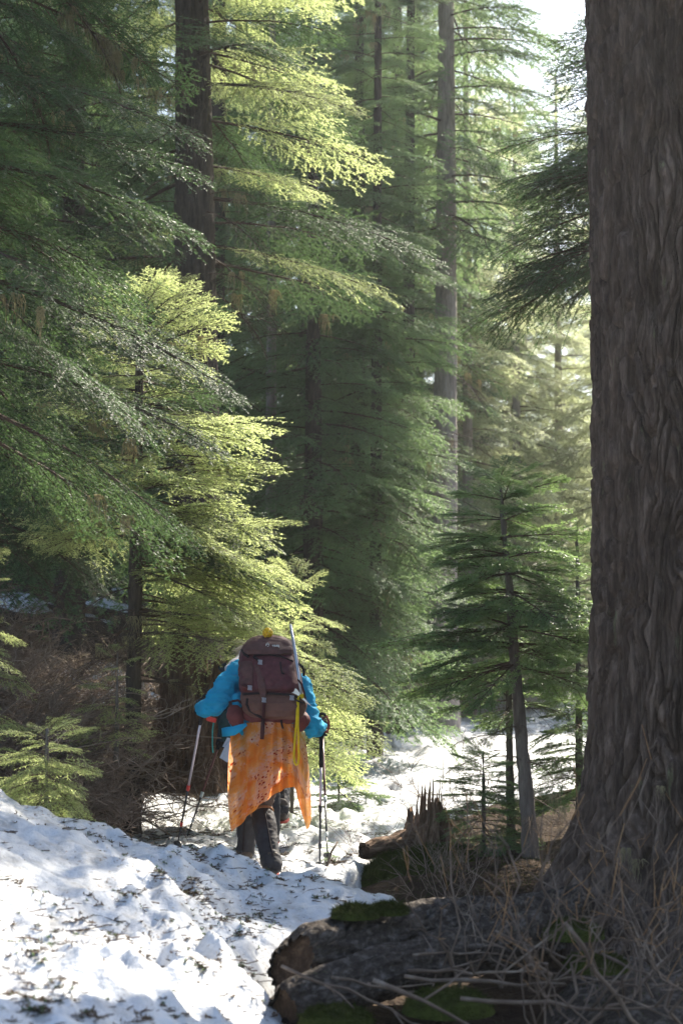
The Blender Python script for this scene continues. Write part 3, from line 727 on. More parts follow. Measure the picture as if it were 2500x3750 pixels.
# ------------------------------------------------------------------ stumps, logs, moss
M['rot_dark'] = bark_mat('wet_rotten_wood', [(0.25, (0.012, 0.008, 0.006)), (0.5, (0.045, 0.030, 0.021)), (0.75, (0.115, 0.080, 0.056))], (0.05, 0.05, 0.02), 0.66, (1, 1, 1))
def stump(name, label, x, y, zb, H, r0, r1, seed, lean=(0, 0), spikes=9, mat='rot', nth=120, nz=46, jag=0.5):
    rng = np.random.default_rng(seed)
    th = np.linspace(0, 2*math.pi, nth, endpoint=False)
    f1, f2, cid = worley(th/(2*math.pi)*spikes, 0*th+0.5, seed=seed, wrap=spikes)
    hh = H*(1-jag + jag*np.clip(cid*1.15*(1-1.1*f1), 0, 1)) + H*0.04*rng.normal(0, 1, nth)
    t = np.linspace(0, 1, nz)
    TH, TT = np.meshgrid(th, t); Hh = hh[None, :]*np.ones_like(TH)
    Zz = TT*Hh
    R = r1 + (r0-r1)*np.exp(-Zz/(H*0.35)) 
    R = R*(1 + 0.10*np.cos(TH*3+seed)+0.07*np.cos(TH*7+2)) 
    u = TH/(2*math.pi)*34
    f1, f2, c = worley(u+0.5*fbm(np.cos(TH)*2, np.sin(TH)*2, Zz*3, seed=seed, octv=2), Zz/0.30, seed=seed+2, wrap=34)
    R = R + r1*0.16*(sstep(0, 0.35, f2-f1)*(0.4+c)-0.6) + 0.012*fbm(np.cos(TH)*9, np.sin(TH)*9, Zz*18, seed=seed+4, octv=3)
    R = np.maximum(R, 0.02)
    cx = lean[0]*Zz; cy = lean[1]*Zz
    V = np.stack([cx+R*np.cos(TH), cy+R*np.sin(TH), Zz], -1).reshape(-1, 3)
    i = np.arange(nz-1)[:, None]*nth; j = np.arange(nth)[None, :]; j2 = (j+1) % nth
    F = np.stack([i+j, i+j2, i+nth+j2, i+nth+j], -1).reshape(-1, 4)
    mb = MB(); mb.add(V, F)
    # hollow inside
    top = (nz-1)*nth
    inner = np.stack([lean[0]*hh*0.55+np.cos(th)*R[-1]*0.62, lean[1]*hh*0.55+np.sin(th)*R[-1]*0.62, hh*0.60], -1)
    k = mb.n; mb.v.append(inner); mb.n += nth
    ja = np.arange(nth); jb = (ja+1) % nth
    mb.f.append(np.stack([top+ja, top+jb, k+jb, k+ja], -1)); mb.m.append(np.zeros(nth, int))
    mb.v.append(np.array([[lean[0]*H*0.4, lean[1]*H*0.4, H*0.35]])); mb.f.append(np.stack([np.full(nth, mb.n), k+ja, k+jb], -1)); mb.m.append(np.zeros(nth, int)); mb.n += 1
    st = empty(name, (x, y, zb), label, 'stump')
    link('body', mb.mesh('stump_body'), [M[mat]], st)
    return st

def splinters(st, H, r, n, seed, lean=(0, 0), mat='rot', zlo=0.35, tall=None):
    rng = np.random.default_rng(seed)
    for i in range(n):
        a = rng.uniform(0, 6.28); h = H*rng.uniform(0.55, 1.0); z0 = H*zlo*rng.uniform(0.6, 1)
        if tall and i < len(tall): a, h = tall[i]; z0 = H*zlo*0.6
        w = rng.uniform(0.018, 0.045)*(r/0.13); th = w*0.45
        c = np.array([math.cos(a)*r, math.sin(a)*r, 0]); tx = np.array([-math.sin(a), math.cos(a), 0]); rd = np.array([math.cos(a), math.sin(a), 0])
        mb = MB(); k = 7; q = np.linspace(0, 1, k)
        V = []
        off = rng.normal(0, 0.1)
        for qq in q:
            z = z0+(h-z0)*qq; ww = w*(1-qq**2.2)*(1+0.2*rng.normal())+0.001; tt = th*(1-0.75*qq)
            b = c + np.array([lean[0]*z, lean[1]*z, z]) + tx*off*w*qq*3 + rd*rng.normal(0, 0.003)
            for sx, sy in ((-1, -1), (1, -1), (0.8, 1), (-0.7, 1)): V.append(b+tx*ww*sx/2+rd*tt*sy/2)
        F = []
        for l in range(k-1):
            for m in range(4): F.append((l*4+m, l*4+(m+1) % 4, (l+1)*4+(m+1) % 4, (l+1)*4+m))
        F.append((3, 2, 1, 0)); e = (k-1)*4; F.append((e, e+1, e+2, e+3))
        mb.add(np.array(V), np.array(F)); link('splinter', mb.mesh('splinter', smooth=False), [M[mat]], st)

def moss_fuzz(mb, pts, nrm, rng, L=0.018, mat=0):
    K = len(pts)
    d = nrm + rng.normal(0, 0.6, (K, 3)); d /= np.linalg.norm(d, axis=1)[:, None]
    w = np.cross(d, rng.normal(0, 1, (K, 3))); w /= np.linalg.norm(w, axis=1)[:, None]
    l = L*rng.uniform(0.4, 1.3, K)[:, None]
    V = np.stack([pts-w*0.0022, pts+w*0.0022, pts+d*l], 1).reshape(-1, 3)
    mb.add(V, np.arange(K)[:, None]*3+np.array([[0, 1, 2]]), mat)

def mound(name, label, cx, cy, rx, ry, h, seed, mats, cat='mound', fuzz=5000, res=70, rot=0.0, fl=0.02):
    rng = np.random.default_rng(seed)
    a = np.linspace(-1, 1, res); A, B = np.meshgrid(a, a)
    rr = np.sqrt(A*A+B*B); 
    x = cx + (A*rx*math.cos(rot)-B*ry*math.sin(rot)); y = cy + (A*rx*math.sin(rot)+B*ry*math.cos(rot))
    prof = np.clip(1-rr**2, -0.3, 1)
    z = ground_z(x, y) + h*np.where(prof > 0, np.sqrt(np.maximum(prof, 0)), prof) + h*0.30*fbm(A*2.2, B*2.2, seed=seed, octv=4)*np.clip(prof+0.3, 0, 1) - 0.02
    V = np.stack([x, y, z], -1).reshape(-1, 3)
    i = np.arange(res-1)[:, None]*res; j = np.arange(res-1)[None, :]
    F = np.stack([i+j, i+j+1, i+res+j+1, i+res+j], -1).reshape(-1, 4)
    inside = (rr.reshape(-1)[F] < 1.08).all(1)
    mb = MB(); mb.add(V, F[inside])
    o = tag(link(name, mb.mesh(name), [mats[0]]), label, cat)
    sel = rng.integers(0, len(V), fuzz); sel = sel[rr.reshape(-1)[sel] < 0.98]
    mf = MB(); pts = V[sel] + np.stack([rng.normal(0, rx/res, len(sel)), rng.normal(0, ry/res, len(sel)), np.zeros(len(sel))], -1)
    moss_fuzz(mf, pts, np.tile([0, -0.2, 1.0], (len(sel), 1)), rng, fl)
    f = link('moss_tufts', mf.mesh('moss_tufts', smooth=False), [mats[1]], o); f['kind'] = 'stuff'
    return o

def log_thing(name, label, A, B, r0, r1, seed, mat='logbark', cell=(0.05, 0.16), depth=0.016, nth=100, dz=0.02, sag=0.0, cat='log'):
    A = np.array(A); B = np.array(B); L = np.linalg.norm(B-A); d = (B-A)/L
    q = np.linspace(0, 1, 9); rng = np.random.default_rng(seed)
    ax = np.stack([np.cumsum(rng.normal(0, 0.008, 9)), np.cumsum(rng.normal(0, 0.008, 9))+sag*np.sin(q*math.pi), q*L], -1)
    rad = r0+(r1-r0)*q; 
    o = empty(name, A, label, cat)
    o.rotation_euler = Vector(d).to_track_quat('Z', 'Y').to_euler()
    def fl(TH, TT): return 0.10*r0*np.cos(2*TH+1)+0.09*r0*np.cos(3*TH+TT*3+seed) - 0.25*r0*np.exp(-TT/0.05) + 0.05*r0*fbm(np.cos(TH)*2, np.sin(TH)*2, TT*4, seed=seed)
    link('bark', trunk_mesh('log', ax, rad, nth, dz, cell, depth, seed, fl), [M[mat]], o)
    # broken end face
    nr = 14; V = []; F = []
    for i in range(nr):
        f = 1-i/(nr-1)
        for k in range(40):
            a = k/40*2*math.pi
            rr = r0*(0.93*f)*(1+0.10*math.cos(2*a+1)+0.09*math.cos(3*a+seed)) - r0*0.18*f
            V.append((rr*math.cos(a), rr*math.sin(a), 0.02 + 0.10*r0*(1-f) + 0.05*r0*rng.normal()*f + 0.25*r0*math.sin(a*1+seed)*f*0.5))
    for i in range(nr-1):
        for k in range(40): F.append((i*40+k, (i+1)*40+k, (i+1)*40+(k+1) % 40, i*40+(k+1) % 40))
    mb = MB(); mb.add(np.array(V), np.array(F)); link('broken_end', mb.mesh('broken_end'), [M['rot_dark']], o)
    return o

# splintered stump on its mossy mound, right of the trail
SX, SY = P(1560, 3100, 11.8).x, 11.8
mound('mossy_mound', 'mossy hummock around the foot of the splintered stump', P(1500, 3150, 11.4).x, 11.45, 0.46, 0.50, 0.13, 31, (M['moss'], M['moss']), fuzz=14000, fl=0.045)
mound('mossy_mound', 'brown needle-covered hummock running from the stump to the massive trunk', 0.95, 10.3, 0.65, 0.55, 0.12, 32, (M['soil'], M['moss']), fuzz=4000)
zs = gz(SX, SY)
st = stump('splintered_stump', 'splintered upright stump with jagged brown points rising from moss', SX, SY, zs, 0.44, 0.24, 0.125, 5, lean=(0.05, 0), jag=0.5)
splinters(st, 0.60, 0.085, 15, 6, (0.05, 0), tall=[(5.0, 0.60), (4.4, 0.52), (4.0, 0.44), (3.6, 0.36), (5.5, 0.38)])
log_thing('log', 'short dark wet log end lying on snow left of the splintered stump', P(1325, 3110, 11.35), P(1500, 3075, 11.75), 0.062, 0.075, 41, 'rot', nth=60)
# leaning rotten stump behind the hikers
LX, LY = P(700, 2700, 14.0).x, 14.0
st = stump('leaning_stump', 'wide reddish rotten stump leaning behind the hiker\'s left arm', LX, LY, 0.35, 1.30, 0.46, 0.20, 15, lean=(0.06, 0.02), jag=0.35, nth=160, nz=70)
splinters(st, 1.38, 0.20, 12, 16, (0.06, 0.02), zlo=0.45)
# foreground logs
log_thing('log', 'thick mossy log with dark rotten end beside the snow', P(1070, 3540, 7.1), P(2080, 3370, 8.45), 0.175, 0.15, 51, sag=0.03, depth=0.035, cell=(0.06, 0.22), nth=150, dz=0.013)
log_thing('log', 'thinner bare log lying in front of the thick mossy log', P(1030, 3690, 6.75), P(1950, 3420, 7.7), 0.105, 0.12, 52, nth=110, depth=0.022, dz=0.013)
mound('mossy_mound', 'low mossy bank of twigs in front of the logs', 0.55, 6.35, 0.75, 0.45, 0.10, 33, (M['soil'], M['moss']), fuzz=5000)
mound('mossy_mound', 'snow-dusted rooty bank below the massive trunk', 1.45, 7.3, 0.60, 0.7, 0.22, 34, (M['logbark'], M['moss']), fuzz=1500)
# moss cushions on the thick log
rngm = np.random.default_rng(77)
for k, (px, py, Y, r) in enumerate([(1300, 3335, 7.25, 0.07), (1420, 3325, 7.35, 0.06), (2090, 3400, 7.6, 0.10), (1640, 3660, 6.6, 0.12), (2180, 3520, 6.9, 0.09), (1230, 3720, 6.5, 0.10)]):
    c = np.array(P(px, py, Y)); mb = MB()
    n = 2600; v = rngm.normal(0, 1, (n, 3)); v /= np.linalg.norm(v, axis=1)[:, None]; v[:, 2] = np.abs(v[:, 2])*0.55; v *= rngm.uniform(0.75, 1.08, (n, 1))
    moss_fuzz(mb, c + v*r*np.array([1.3, 1, 1]) - np.array([0, 0, r*0.2]), v, rngm, 0.024)
    a = np.linspace(0, 2*math.pi, 14, endpoint=False); V = [c+np.array([0, 0, r*0.35])]
    for f, zz in ((0.6, 0.28), (1.1, 0.0), (1.25, -0.5)): V += [c+np.array([math.cos(t)*r*f*1.2, math.sin(t)*r*f, r*zz*0.8]) for t in a]
    F3 = [(0, 1+i, 1+(i+1) % 14) for i in range(14)]; mb.add(np.array(V), np.array(F3))
    base = mb.n-len(V); mb.f.append(np.array([(1+l*14+i, 1+(l+1)*14+i, 1+(l+1)*14+(i+1) % 14, 1+l*14+(i+1) % 14) for l in range(2) for i in range(14)])+base); mb.m.append(np.zeros(28, int))
    o = link('moss_cushion', mb.mesh('moss_cushion', smooth=False), [M['moss']])
    tag(o, ['moss cushion on the thick log near its rotten end', 'second moss cushion farther along the thick log', 'round moss cushion where the thick log meets the roots', 'bright moss cushion among bare stems in front of the logs', 'moss cushion on the rooty bank below the massive trunk', 'moss cushion in front of the thinner bare log'][k], 'moss')

# ------------------------------------------------------------------ bare shrubs and brush (shared meshes)
def shrub_mesh(name, seed, H=0.9, stems=7, spread=0.6, r=0.005, sub=7, sub2=3, kink=0.10, droop=0.0, tips=False, lean=(0, 0)):
    rng = np.random.default_rng(seed); mb = MB()
    for s in range(stems):
        a = rng.uniform(0, 6.28); l = H*rng.uniform(0.55, 1.1)
        d = np.array([math.cos(a)*spread*rng.uniform(0.3, 1)+lean[0], math.sin(a)*spread*rng.uniform(0.3, 1)+lean[1], 1.0]); d /= np.linalg.norm(d)
        k = 8; q = np.linspace(0, 1, k)
        w = np.cumsum(rng.normal(0, kink*l/k, (k, 3)), axis=0)*2.2; w -= w[0]
        b = np.array([rng.normal(0, 0.05), rng.normal(0, 0.05), -0.03])
        pts = b + np.outer(q*l, d) + w + np.outer(q**2*l*droop, [d[0]*0.8, d[1]*0.8, -1.0])
        rs = np.linspace(r*rng.uniform(0.7, 1.3), r*0.28, k)*(1+0.15*rng.normal(0, 1, k))
        tube(mb, pts[:k-1], rs[:k-1], 4, 0, cap=False); tube(mb, pts[k-2:], rs[k-2:], 4, 1 if tips else 0)
        for j in range(sub):
            f = rng.uniform(0.25, 0.97); p = np.array([np.interp(f, q, pts[:, c]) for c in range(3)])
            a2 = rng.uniform(0, 6.28); d2 = d*0.8 + np.array([math.cos(a2), math.sin(a2), rng.uniform(-0.2, 0.5)])*0.8; d2 /= np.linalg.norm(d2)
            l2 = l*rng.uniform(0.12, 0.42)*(1.15-f*0.6); k2 = 4; q2 = np.linspace(0, 1, k2)
            p2 = p + np.outer(q2*l2, d2) + np.cumsum(rng.normal(0, kink*l2/k2, (k2, 3)), axis=0)*1.6 + np.outer(q2**2*l2*droop, [0, 0, -0.8])
            p2[0] = p
            tube(mb, p2, np.linspace(r*0.42, r*0.22, k2), 3, 1 if (tips and rng.random() < 0.35) else 0, cap=False)
            for m in range(sub2):
                g = rng.uniform(0.2, 1.0); p3 = np.array([np.interp(g, q2, p2[:, c]) for c in range(3)])
                d3 = d2 + rng.normal(0, 0.6, 3); d3 /= np.linalg.norm(d3); l3 = l2*rng.uniform(0.2, 0.5)
                tube(mb, np.array([p3, p3+d3*l3*0.5+rng.normal(0, 0.01, 3), p3+d3*l3]), np.array([r*0.25, r*0.2, r*0.13]), 3, 0, cap=False)
    return mb.mesh(name)
SH = {'mat': [], 'grey': [], 'pale': []}
for i in range(6):
    me = shrub_mesh('brush', 700+i, H=1.15, stems=12, spread=1.1, r=0.0075, sub=9, sub2=3, droop=0.42, kink=0.14); me.materials.append(M['brush']); SH['mat'].append(me)
for i in range(5):
    me = shrub_mesh('grey_brush', 730+i, H=1.5, stems=12, spread=0.9, r=0.006, sub=9, sub2=3, droop=0.12, kink=0.12); me.materials.append(M['brush']); SH['grey'].append(me)
for i in range(6):
    me = shrub_mesh('pale_shrub', 760+i, H=0.85, stems=4, spread=0.9, r=0.0060, sub=4, sub2=1, droop=-0.12, kink=0.26, tips=True); me.materials.append(M['pale_twig']); me.materials.append(M['tip_twig']); SH['pale'].append(me)
def shrub(kind, i, x, y, z, s, rz, name, label, group, tilt=(0, 0)):
    ms = SH[kind]; o = bpy.data.objects.new(name, ms[i % len(ms)]); COL.objects.link(o)
    o.location = (x, y, z); o.rotation_euler = (tilt[0], tilt[1], rz); o.scale = (s, s, s)
    tag(o, label, 'shrub', group)
rng = np.random.default_rng(55)
# matted brush on the left bank
n = 0
while n < 175:
    y = rng.uniform(11.4, 15.5); x = float(np.interp(y, LEFT_Y, LEFT_X)) - 0.05 - abs(rng.normal(0, 1.15))
    if y < 12.3 and x > -1.9: continue
    shrub('mat', n, x, y, gz(x, y)-0.02, rng.uniform(0.7, 1.3), rng.uniform(0, 6.28), 'bare_shrub', 'matted brown leafless brush drooping over the left bank of the trail', 'matted brush on the left bank', (rng.normal(0.15, 0.2), rng.normal(0.25, 0.25)))
    n += 1
n = 0
while n < 40:
    y = rng.uniform(17.8, 27); x = float(np.interp(y, LEFT_Y, LEFT_X)) + rng.uniform(-1.3, 0.05)
    shrub('grey', n, x, y, gz(x, y)-0.02, rng.uniform(0.55, 1.05), rng.uniform(0, 6.28), 'bare_shrub', 'leafless grey-brown brush along the trail edge beyond the hikers', 'leafless brush beyond the hikers', (rng.normal(0, 0.15), rng.normal(0.1, 0.2)))
    n += 1
for n in range(16):
    y = rng.uniform(29.5, 34); x = rng.uniform(0.6, 4.2)
    shrub('grey', n, x, y, gz(x, y)-0.02, rng.uniform(0.8, 1.3), rng.uniform(0, 6.28), 'bare_shrub', 'leafless brush closing the far end of the snowy trail', 'leafless brush at the end of the trail')
# pale stems in the right foreground
pale = [(1760, 3420, 7.6), (1850, 3560, 7.0), (1990, 3480, 7.2), (2100, 3560, 6.8), (2230, 3500, 7.0), (2330, 3600, 6.6), (2440, 3500, 6.9), (2480, 3680, 6.3), (2150, 3700, 6.2), (1950, 3720, 6.2), (1640, 3560, 7.0), (2380, 3450, 7.5), (2460, 3600, 7.2), (2050, 3640, 6.5)]
for n, (px, py, Y) in enumerate(pale):
    q = P(px, py, Y); zz = min(q.z, gz(q.x, Y)+0.35)
    shrub('pale', n, q.x, Y, zz-0.03, rng.uniform(0.6, 1.0), rng.uniform(0, 6.28), 'bare_shrub', 'pale leafless shrub with orange-brown shoots below the massive trunk', 'pale leafless shrubs below the massive trunk', (rng.normal(0, 0.25), rng.normal(0, 0.3)))
for n, (px, py, Y, s, lab) in enumerate([(1640, 3200, 10.6, 0.42, 'thin twiggy shrub in front of the splintered stump'), (1690, 2960, 12.6, 0.85, 'thin dark twiggy shrub standing right of the splintered stump'), (1630, 3330, 9.6, 0.6, 'twiggy shrub between the splintered stump and the thick log'), (1340, 3060, 12.4, 0.45, 'small twig bush poking from the snow left of the splintered stump')]):
    q = P(px, py, Y); shrub('grey', n, q.x, Y, sz(q.x, Y)-0.02, s*0.8, n*1.3, 'bare_shrub', lab, None)

# fallen dead branches in the right foreground
rng = np.random.default_rng(66)
FB = []
for i in range(5):
    mb = MB(); k = 9; q = np.linspace(0, 1, k); L = 1.0
    pts = np.stack([q*L-0.5, np.cumsum(rng.normal(0, 0.02, k)), np.cumsum(rng.normal(0, 0.015, k))], -1)
    tube(mb, pts, np.linspace(0.010, 0.004, k)*(1+0.12*rng.normal(0, 1, k)), 6, 0)
    for j in range(4):
        f = rng.uniform(0.2, 0.9); p = np.array([np.interp(f, q, pts[:, c]) for c in range(3)]); d = np.array([0.6, rng.choice([-1, 1])*0.8, rng.uniform(-0.1, 0.5)]); l = rng.uniform(0.1, 0.3)
        tube(mb, np.array([p, p+d*l*0.5+rng.normal(0, 0.01, 3), p+d*l]), np.array([0.006, 0.005, 0.003]), 5, 0)
    me = mb.mesh('fallen_branch'); me.materials.append(M['pale_twig']); FB.append(me)
spots = [(1750, 3720, 6.2, 0.1, 0.8), (1500, 3600, 6.7, 0.5, 0.7), (2050, 3500, 7.1, -0.5, 0.6), (2250, 3600, 6.7, 0.8, 0.8), (1900, 3600, 6.7, -0.2, 0.9), (1650, 3480, 7.2, 1.0, 0.6), (2350, 3700, 6.3, 0.3, 0.9), (1350, 3660, 6.5, 0.0, 0.7), (2450, 3560, 6.6, -0.9, 0.7), (2120, 3650, 6.4, 0.15, 0.9), (1750, 3560, 6.8, -0.7, 0.8)]
for i, (px, py, Y, a, s) in enumerate(spots):
    q = P(px, py, Y); o = bpy.data.objects.new('fallen_branch', FB[i % 5]); COL.objects.link(o)
    o.location = (q.x, Y, max(q.z, gz(q.x, Y)+0.02)); o.rotation_euler = (rng.normal(0, 0.5), rng.normal(0, 0.25), a); o.scale = (s, s, s)
    tag(o, 'dead grey branch fallen among the pale shrubs in front of the logs', 'branch', 'dead branches fallen in front of the logs')

# ------------------------------------------------------------------ litter
def litter_clumps(x, y, rng, n, per):
    cx = rng.choice(len(x), n, replace=False); out = []
    for c in cx:
        m = rng.integers(*per); r = rng.uniform(0.02, 0.07)
        out.append(np.stack([x[c]+rng.normal(0, r, m), y[c]+rng.normal(0, r, m)], -1))
    out = np.concatenate(out); return np.concatenate([x, out[:, 0]]), np.concatenate([y, out[:, 1]])

def litter(name, label, N, region, seed, on_snow=True, size=(0.02, 0.07), mats=None, clump=None, keepf=None):
    rng = np.random.default_rng(seed); mb = MB()
    x = rng.uniform(region[0], region[1], N); y = rng.uniform(region[2], region[3], N)
    den = fbm(x*1.6, y*1.6, seed=seed, octv=3)
    keep = rng.random(N) < np.clip(0.45+den*0.9, 0.05, 1)
    if on_snow: keep &= snow_thick(x, y) > 0.02
    if keepf is not None: keep &= keepf(x, y)
    x, y = x[keep], y[keep]
    if clump: x, y = litter_clumps(x, y, rng, *clump)
    z = np.maximum(snow_z(x, y), ground_z(x, y))
    for i in range(len(x)):
        l = rng.uniform(*size)*rng.choice([0.7, 1, 1.2, 1.2, 2.6]); a = rng.uniform(0, 6.28); k = 4
        q = np.linspace(-0.5, 0.5, k)
        d = np.array([math.cos(a), math.sin(a), rng.normal(0, 0.12)])
        pts = np.array([x[i], y[i], z[i]+0.004]) + np.outer(q*l, d) + rng.normal(0, l*0.06, (k, 3))*[1, 1, 0.5]
        tube(mb, pts, np.array([0.0026, 0.0024, 0.002, 0.0012])*rng.uniform(0.6, 1.3), 3, 0, cap=False)
        if rng.random() < 0.55:
            m = rng.integers(6, 16); f = rng.random(m)
            b = pts[0] + (pts[-1]-pts[0])*f[:, None]
            dd = rng.normal(0, 1, (m, 3)); dd[:, 2] = np.abs(dd[:, 2])*0.5; dd /= np.linalg.norm(dd, axis=1)[:, None]
            w = np.cross(dd, [0, 0, 1.0]); w /= np.linalg.norm(w, axis=1)[:, None]+1e-6
            ll = rng.uniform(0.008, 0.022, (m, 1))
            V = np.stack([b, b+dd*ll*0.5+w*0.003, b+dd*ll, b+dd*ll*0.5-w*0.003], 1).reshape(-1, 3)
            mb.add(V, np.arange(m)[:, None]*4+np.array([[0, 1, 2, 3]]), 1 if rng.random() < 0.35 else 2)
    o = link(name, mb.mesh(name, smooth=False), mats); tag(o, label, 'litter', kind='stuff'); return o
M['dead_leaf'] = noisy('dead_needles', [(0.3, (0.07, 0.042, 0.02)), (0.7, (0.16, 0.105, 0.05))], scale=9, rough=0.9)
LM = [M['twig'], M['needle_hem'], M['dead_leaf']]
litter('twig_litter', 'scattered hemlock sprigs, needles and bits of twig lying on the snow', 4600, (-2.6, 0.6, 4.8, 11.0), 91, mats=LM, size=(0.012, 0.055), clump=(120, (8, 24)))
litter('twig_litter', 'dense brown twigs and needles trodden into the snow around the hikers', 4200, (-2.2, 1.2, 10.6, 17.5), 92, mats=LM, size=(0.02, 0.09), clump=(70, (10, 26)))
litter('twig_litter', 'brown twig litter covering the ground around logs and roots', 3600, (-0.3, 2.6, 5.2, 11.5), 93, on_snow=False, mats=LM, size=(0.04, 0.16), keepf=lambda x, y: snow_thick(x, y) < 0.03)
litter('twig_litter', 'thin litter of needles on the far snow of the trail', 1500, (0.2, 4.2, 17.5, 30), 94, mats=LM, size=(0.05, 0.14))
# sprigs standing in the snow
for k, (zx, zy, Y, H, lab) in enumerate([(430, 2080, 9.6, 0.16, 'small upright conifer sprig in the snow in front of the hikers\' left pole'), (1350, 1940, 11.9, 0.15, 'tiny green sprig in the snow beside the right-hand poles')]):
    q = Zm(zx, zy, Y)
    conifer('conifer_sprig', lab, None, q.x, Y, H, 0.004, 0.02, 0.09, 14, 260+k, FIR, 'bark_young', nth=6, dz=0.02, rtop=0.002, Lmin=0.03, base=sz(q.x, Y)+0.05, depth=0.0)
mb = MB(); a, b = Zm(1275, 2150, 11.35), Zm(1425, 1865, 11.5)
tube(mb, [a, a.lerp(b, 0.35)+Vector((0.012, 0, 0)), a.lerp(b, 0.7)-Vector((0.006, 0, 0)), b], [0.010, 0.009, 0.008, 0.006], 7)
tag(link('stick', mb.mesh('stick'), [M['pale_twig']]), 'grey stick poking out of the snow beside the right-hand poles', 'stick')
# ------------------------------------------------------------------ the hikers
M['jacket'] = cloth_mat('blue_jacket', (0.014, 0.34, 0.60), 0.12, 0.8, tw=0.28, tcol=(0.15, 0.65, 0.85), scale=14)
M['trouser'] = cloth_mat('brown_trousers', (0.085, 0.068, 0.062), 0.25)
M['gaiter'] = cloth_mat('charcoal_gaiter', (0.026, 0.026, 0.032), 0.3, 0.7)
M['trim'] = cloth_mat('tan_trim', (0.28, 0.15, 0.08), 0.25)
M['boot'] = cloth_mat('boot_leather', (0.07, 0.055, 0.045), 0.3, 0.6)
M['sole'] = cloth_mat('red_sole', (0.32, 0.05, 0.035), 0.3, 0.7)
M['glove'] = cloth_mat('black_glove', (0.014, 0.015, 0.022), 0.3, 0.7)
M['skin'] = noisy('skin', [(0.3, (0.50, 0.30, 0.21)), (0.7, (0.58, 0.36, 0.26))], scale=10, rough=0.5)
M['hair'] = noisy('grey_hair', [(0.3, (0.35, 0.30, 0.24)), (0.7, (0.58, 0.52, 0.44))], scale=30, rough=0.5)
M['shawl'] = cloth_mat('grey_shawl', (0.52, 0.50, 0.52), 0.12, tw=0.3, tcol=(0.7, 0.68, 0.68))
M['pack'] = cloth_mat('plum_pack', (0.095, 0.028, 0.034), 0.3, 0.65, scale=22)
M['pack_red'] = cloth_mat('maroon_pack', (0.12, 0.028, 0.028), 0.3, 0.65, scale=22)
M['pack_brown'] = cloth_mat('brown_pack', (0.125, 0.058, 0.045), 0.25, 0.7, scale=20)
M['pack_grey'] = cloth_mat('taupe_pack', (0.10, 0.046, 0.044), 0.25, 0.7, scale=20)
M['webbing'] = cloth_mat('webbing', (0.05, 0.015, 0.018), 0.2)
M['dark_web'] = cloth_mat('dark_webbing', (0.018, 0.013, 0.016), 0.2)
M['buckle'] = noisy('buckle', [(0.3, (0.20, 0.20, 0.24)), (0.7, (0.36, 0.36, 0.42))], scale=20, rough=0.3, spec=0.6)
M['yellow_web'] = cloth_mat('yellow_webbing', (0.70, 0.50, 0.015), 0.15, tw=0.2)
M['silver'] = noisy('anodised_metal', [(0.3, (0.38, 0.42, 0.50)), (0.7, (0.52, 0.55, 0.62))], scale=4, rough=0.32, metal=0.7, spec=0.6)
M['steel'] = noisy('steel', [(0.3, (0.45, 0.45, 0.45)), (0.7, (0.62, 0.62, 0.62))], scale=9, rough=0.35, metal=0.85)
M['pole_pale'] = noisy('pale_pole', [(0.3, (0.55, 0.46, 0.52)), (0.7, (0.68, 0.60, 0.66))], scale=5, rough=0.3, metal=0.4, spec=0.6)
M['pole_black'] = noisy('black_pole', [(0.3, (0.02, 0.02, 0.025)), (0.7, (0.05, 0.05, 0.06))], scale=5, rough=0.35, spec=0.5)
M['pole_red'] = noisy('maroon_pole', [(0.3, (0.12, 0.035, 0.03)), (0.7, (0.20, 0.07, 0.06))], scale=5, rough=0.35, spec=0.5)
M['red_plastic'] = noisy('red_plastic', [(0.3, (0.62, 0.05, 0.04)), (0.7, (0.75, 0.09, 0.07))], scale=5, rough=0.4)
M['white_plastic'] = noisy('white_plastic', [(0.3, (0.52, 0.56, 0.55)), (0.7, (0.68, 0.72, 0.70))], scale=5, rough=0.4)
M['foam'] = cloth_mat('black_foam', (0.016, 0.015, 0.017), 0.2, 0.9)
M['ball'] = cloth_mat('yellow_ball', (0.80, 0.56, 0.03), 0.08, 0.4, tw=0.3, bump=0)
M['teal'] = cloth_mat('dark_teal_cloth', (0.022, 0.055, 0.062), 0.3)
M['teal_cord'] = cloth_mat('turquoise_cord', (0.06, 0.36, 0.34), 0.2)
M['navy'] = cloth_mat('navy_cloth', (0.02, 0.035, 0.06), 0.3)
M['rust_pants'] = cloth_mat('dark_brown_trousers', (0.055, 0.028, 0.025), 0.25)
M['paleblue'] = cloth_mat('white_blue_cloth', (0.62, 0.68, 0.85), 0.15, tw=0.4, tcol=(0.7, 0.75, 0.9))

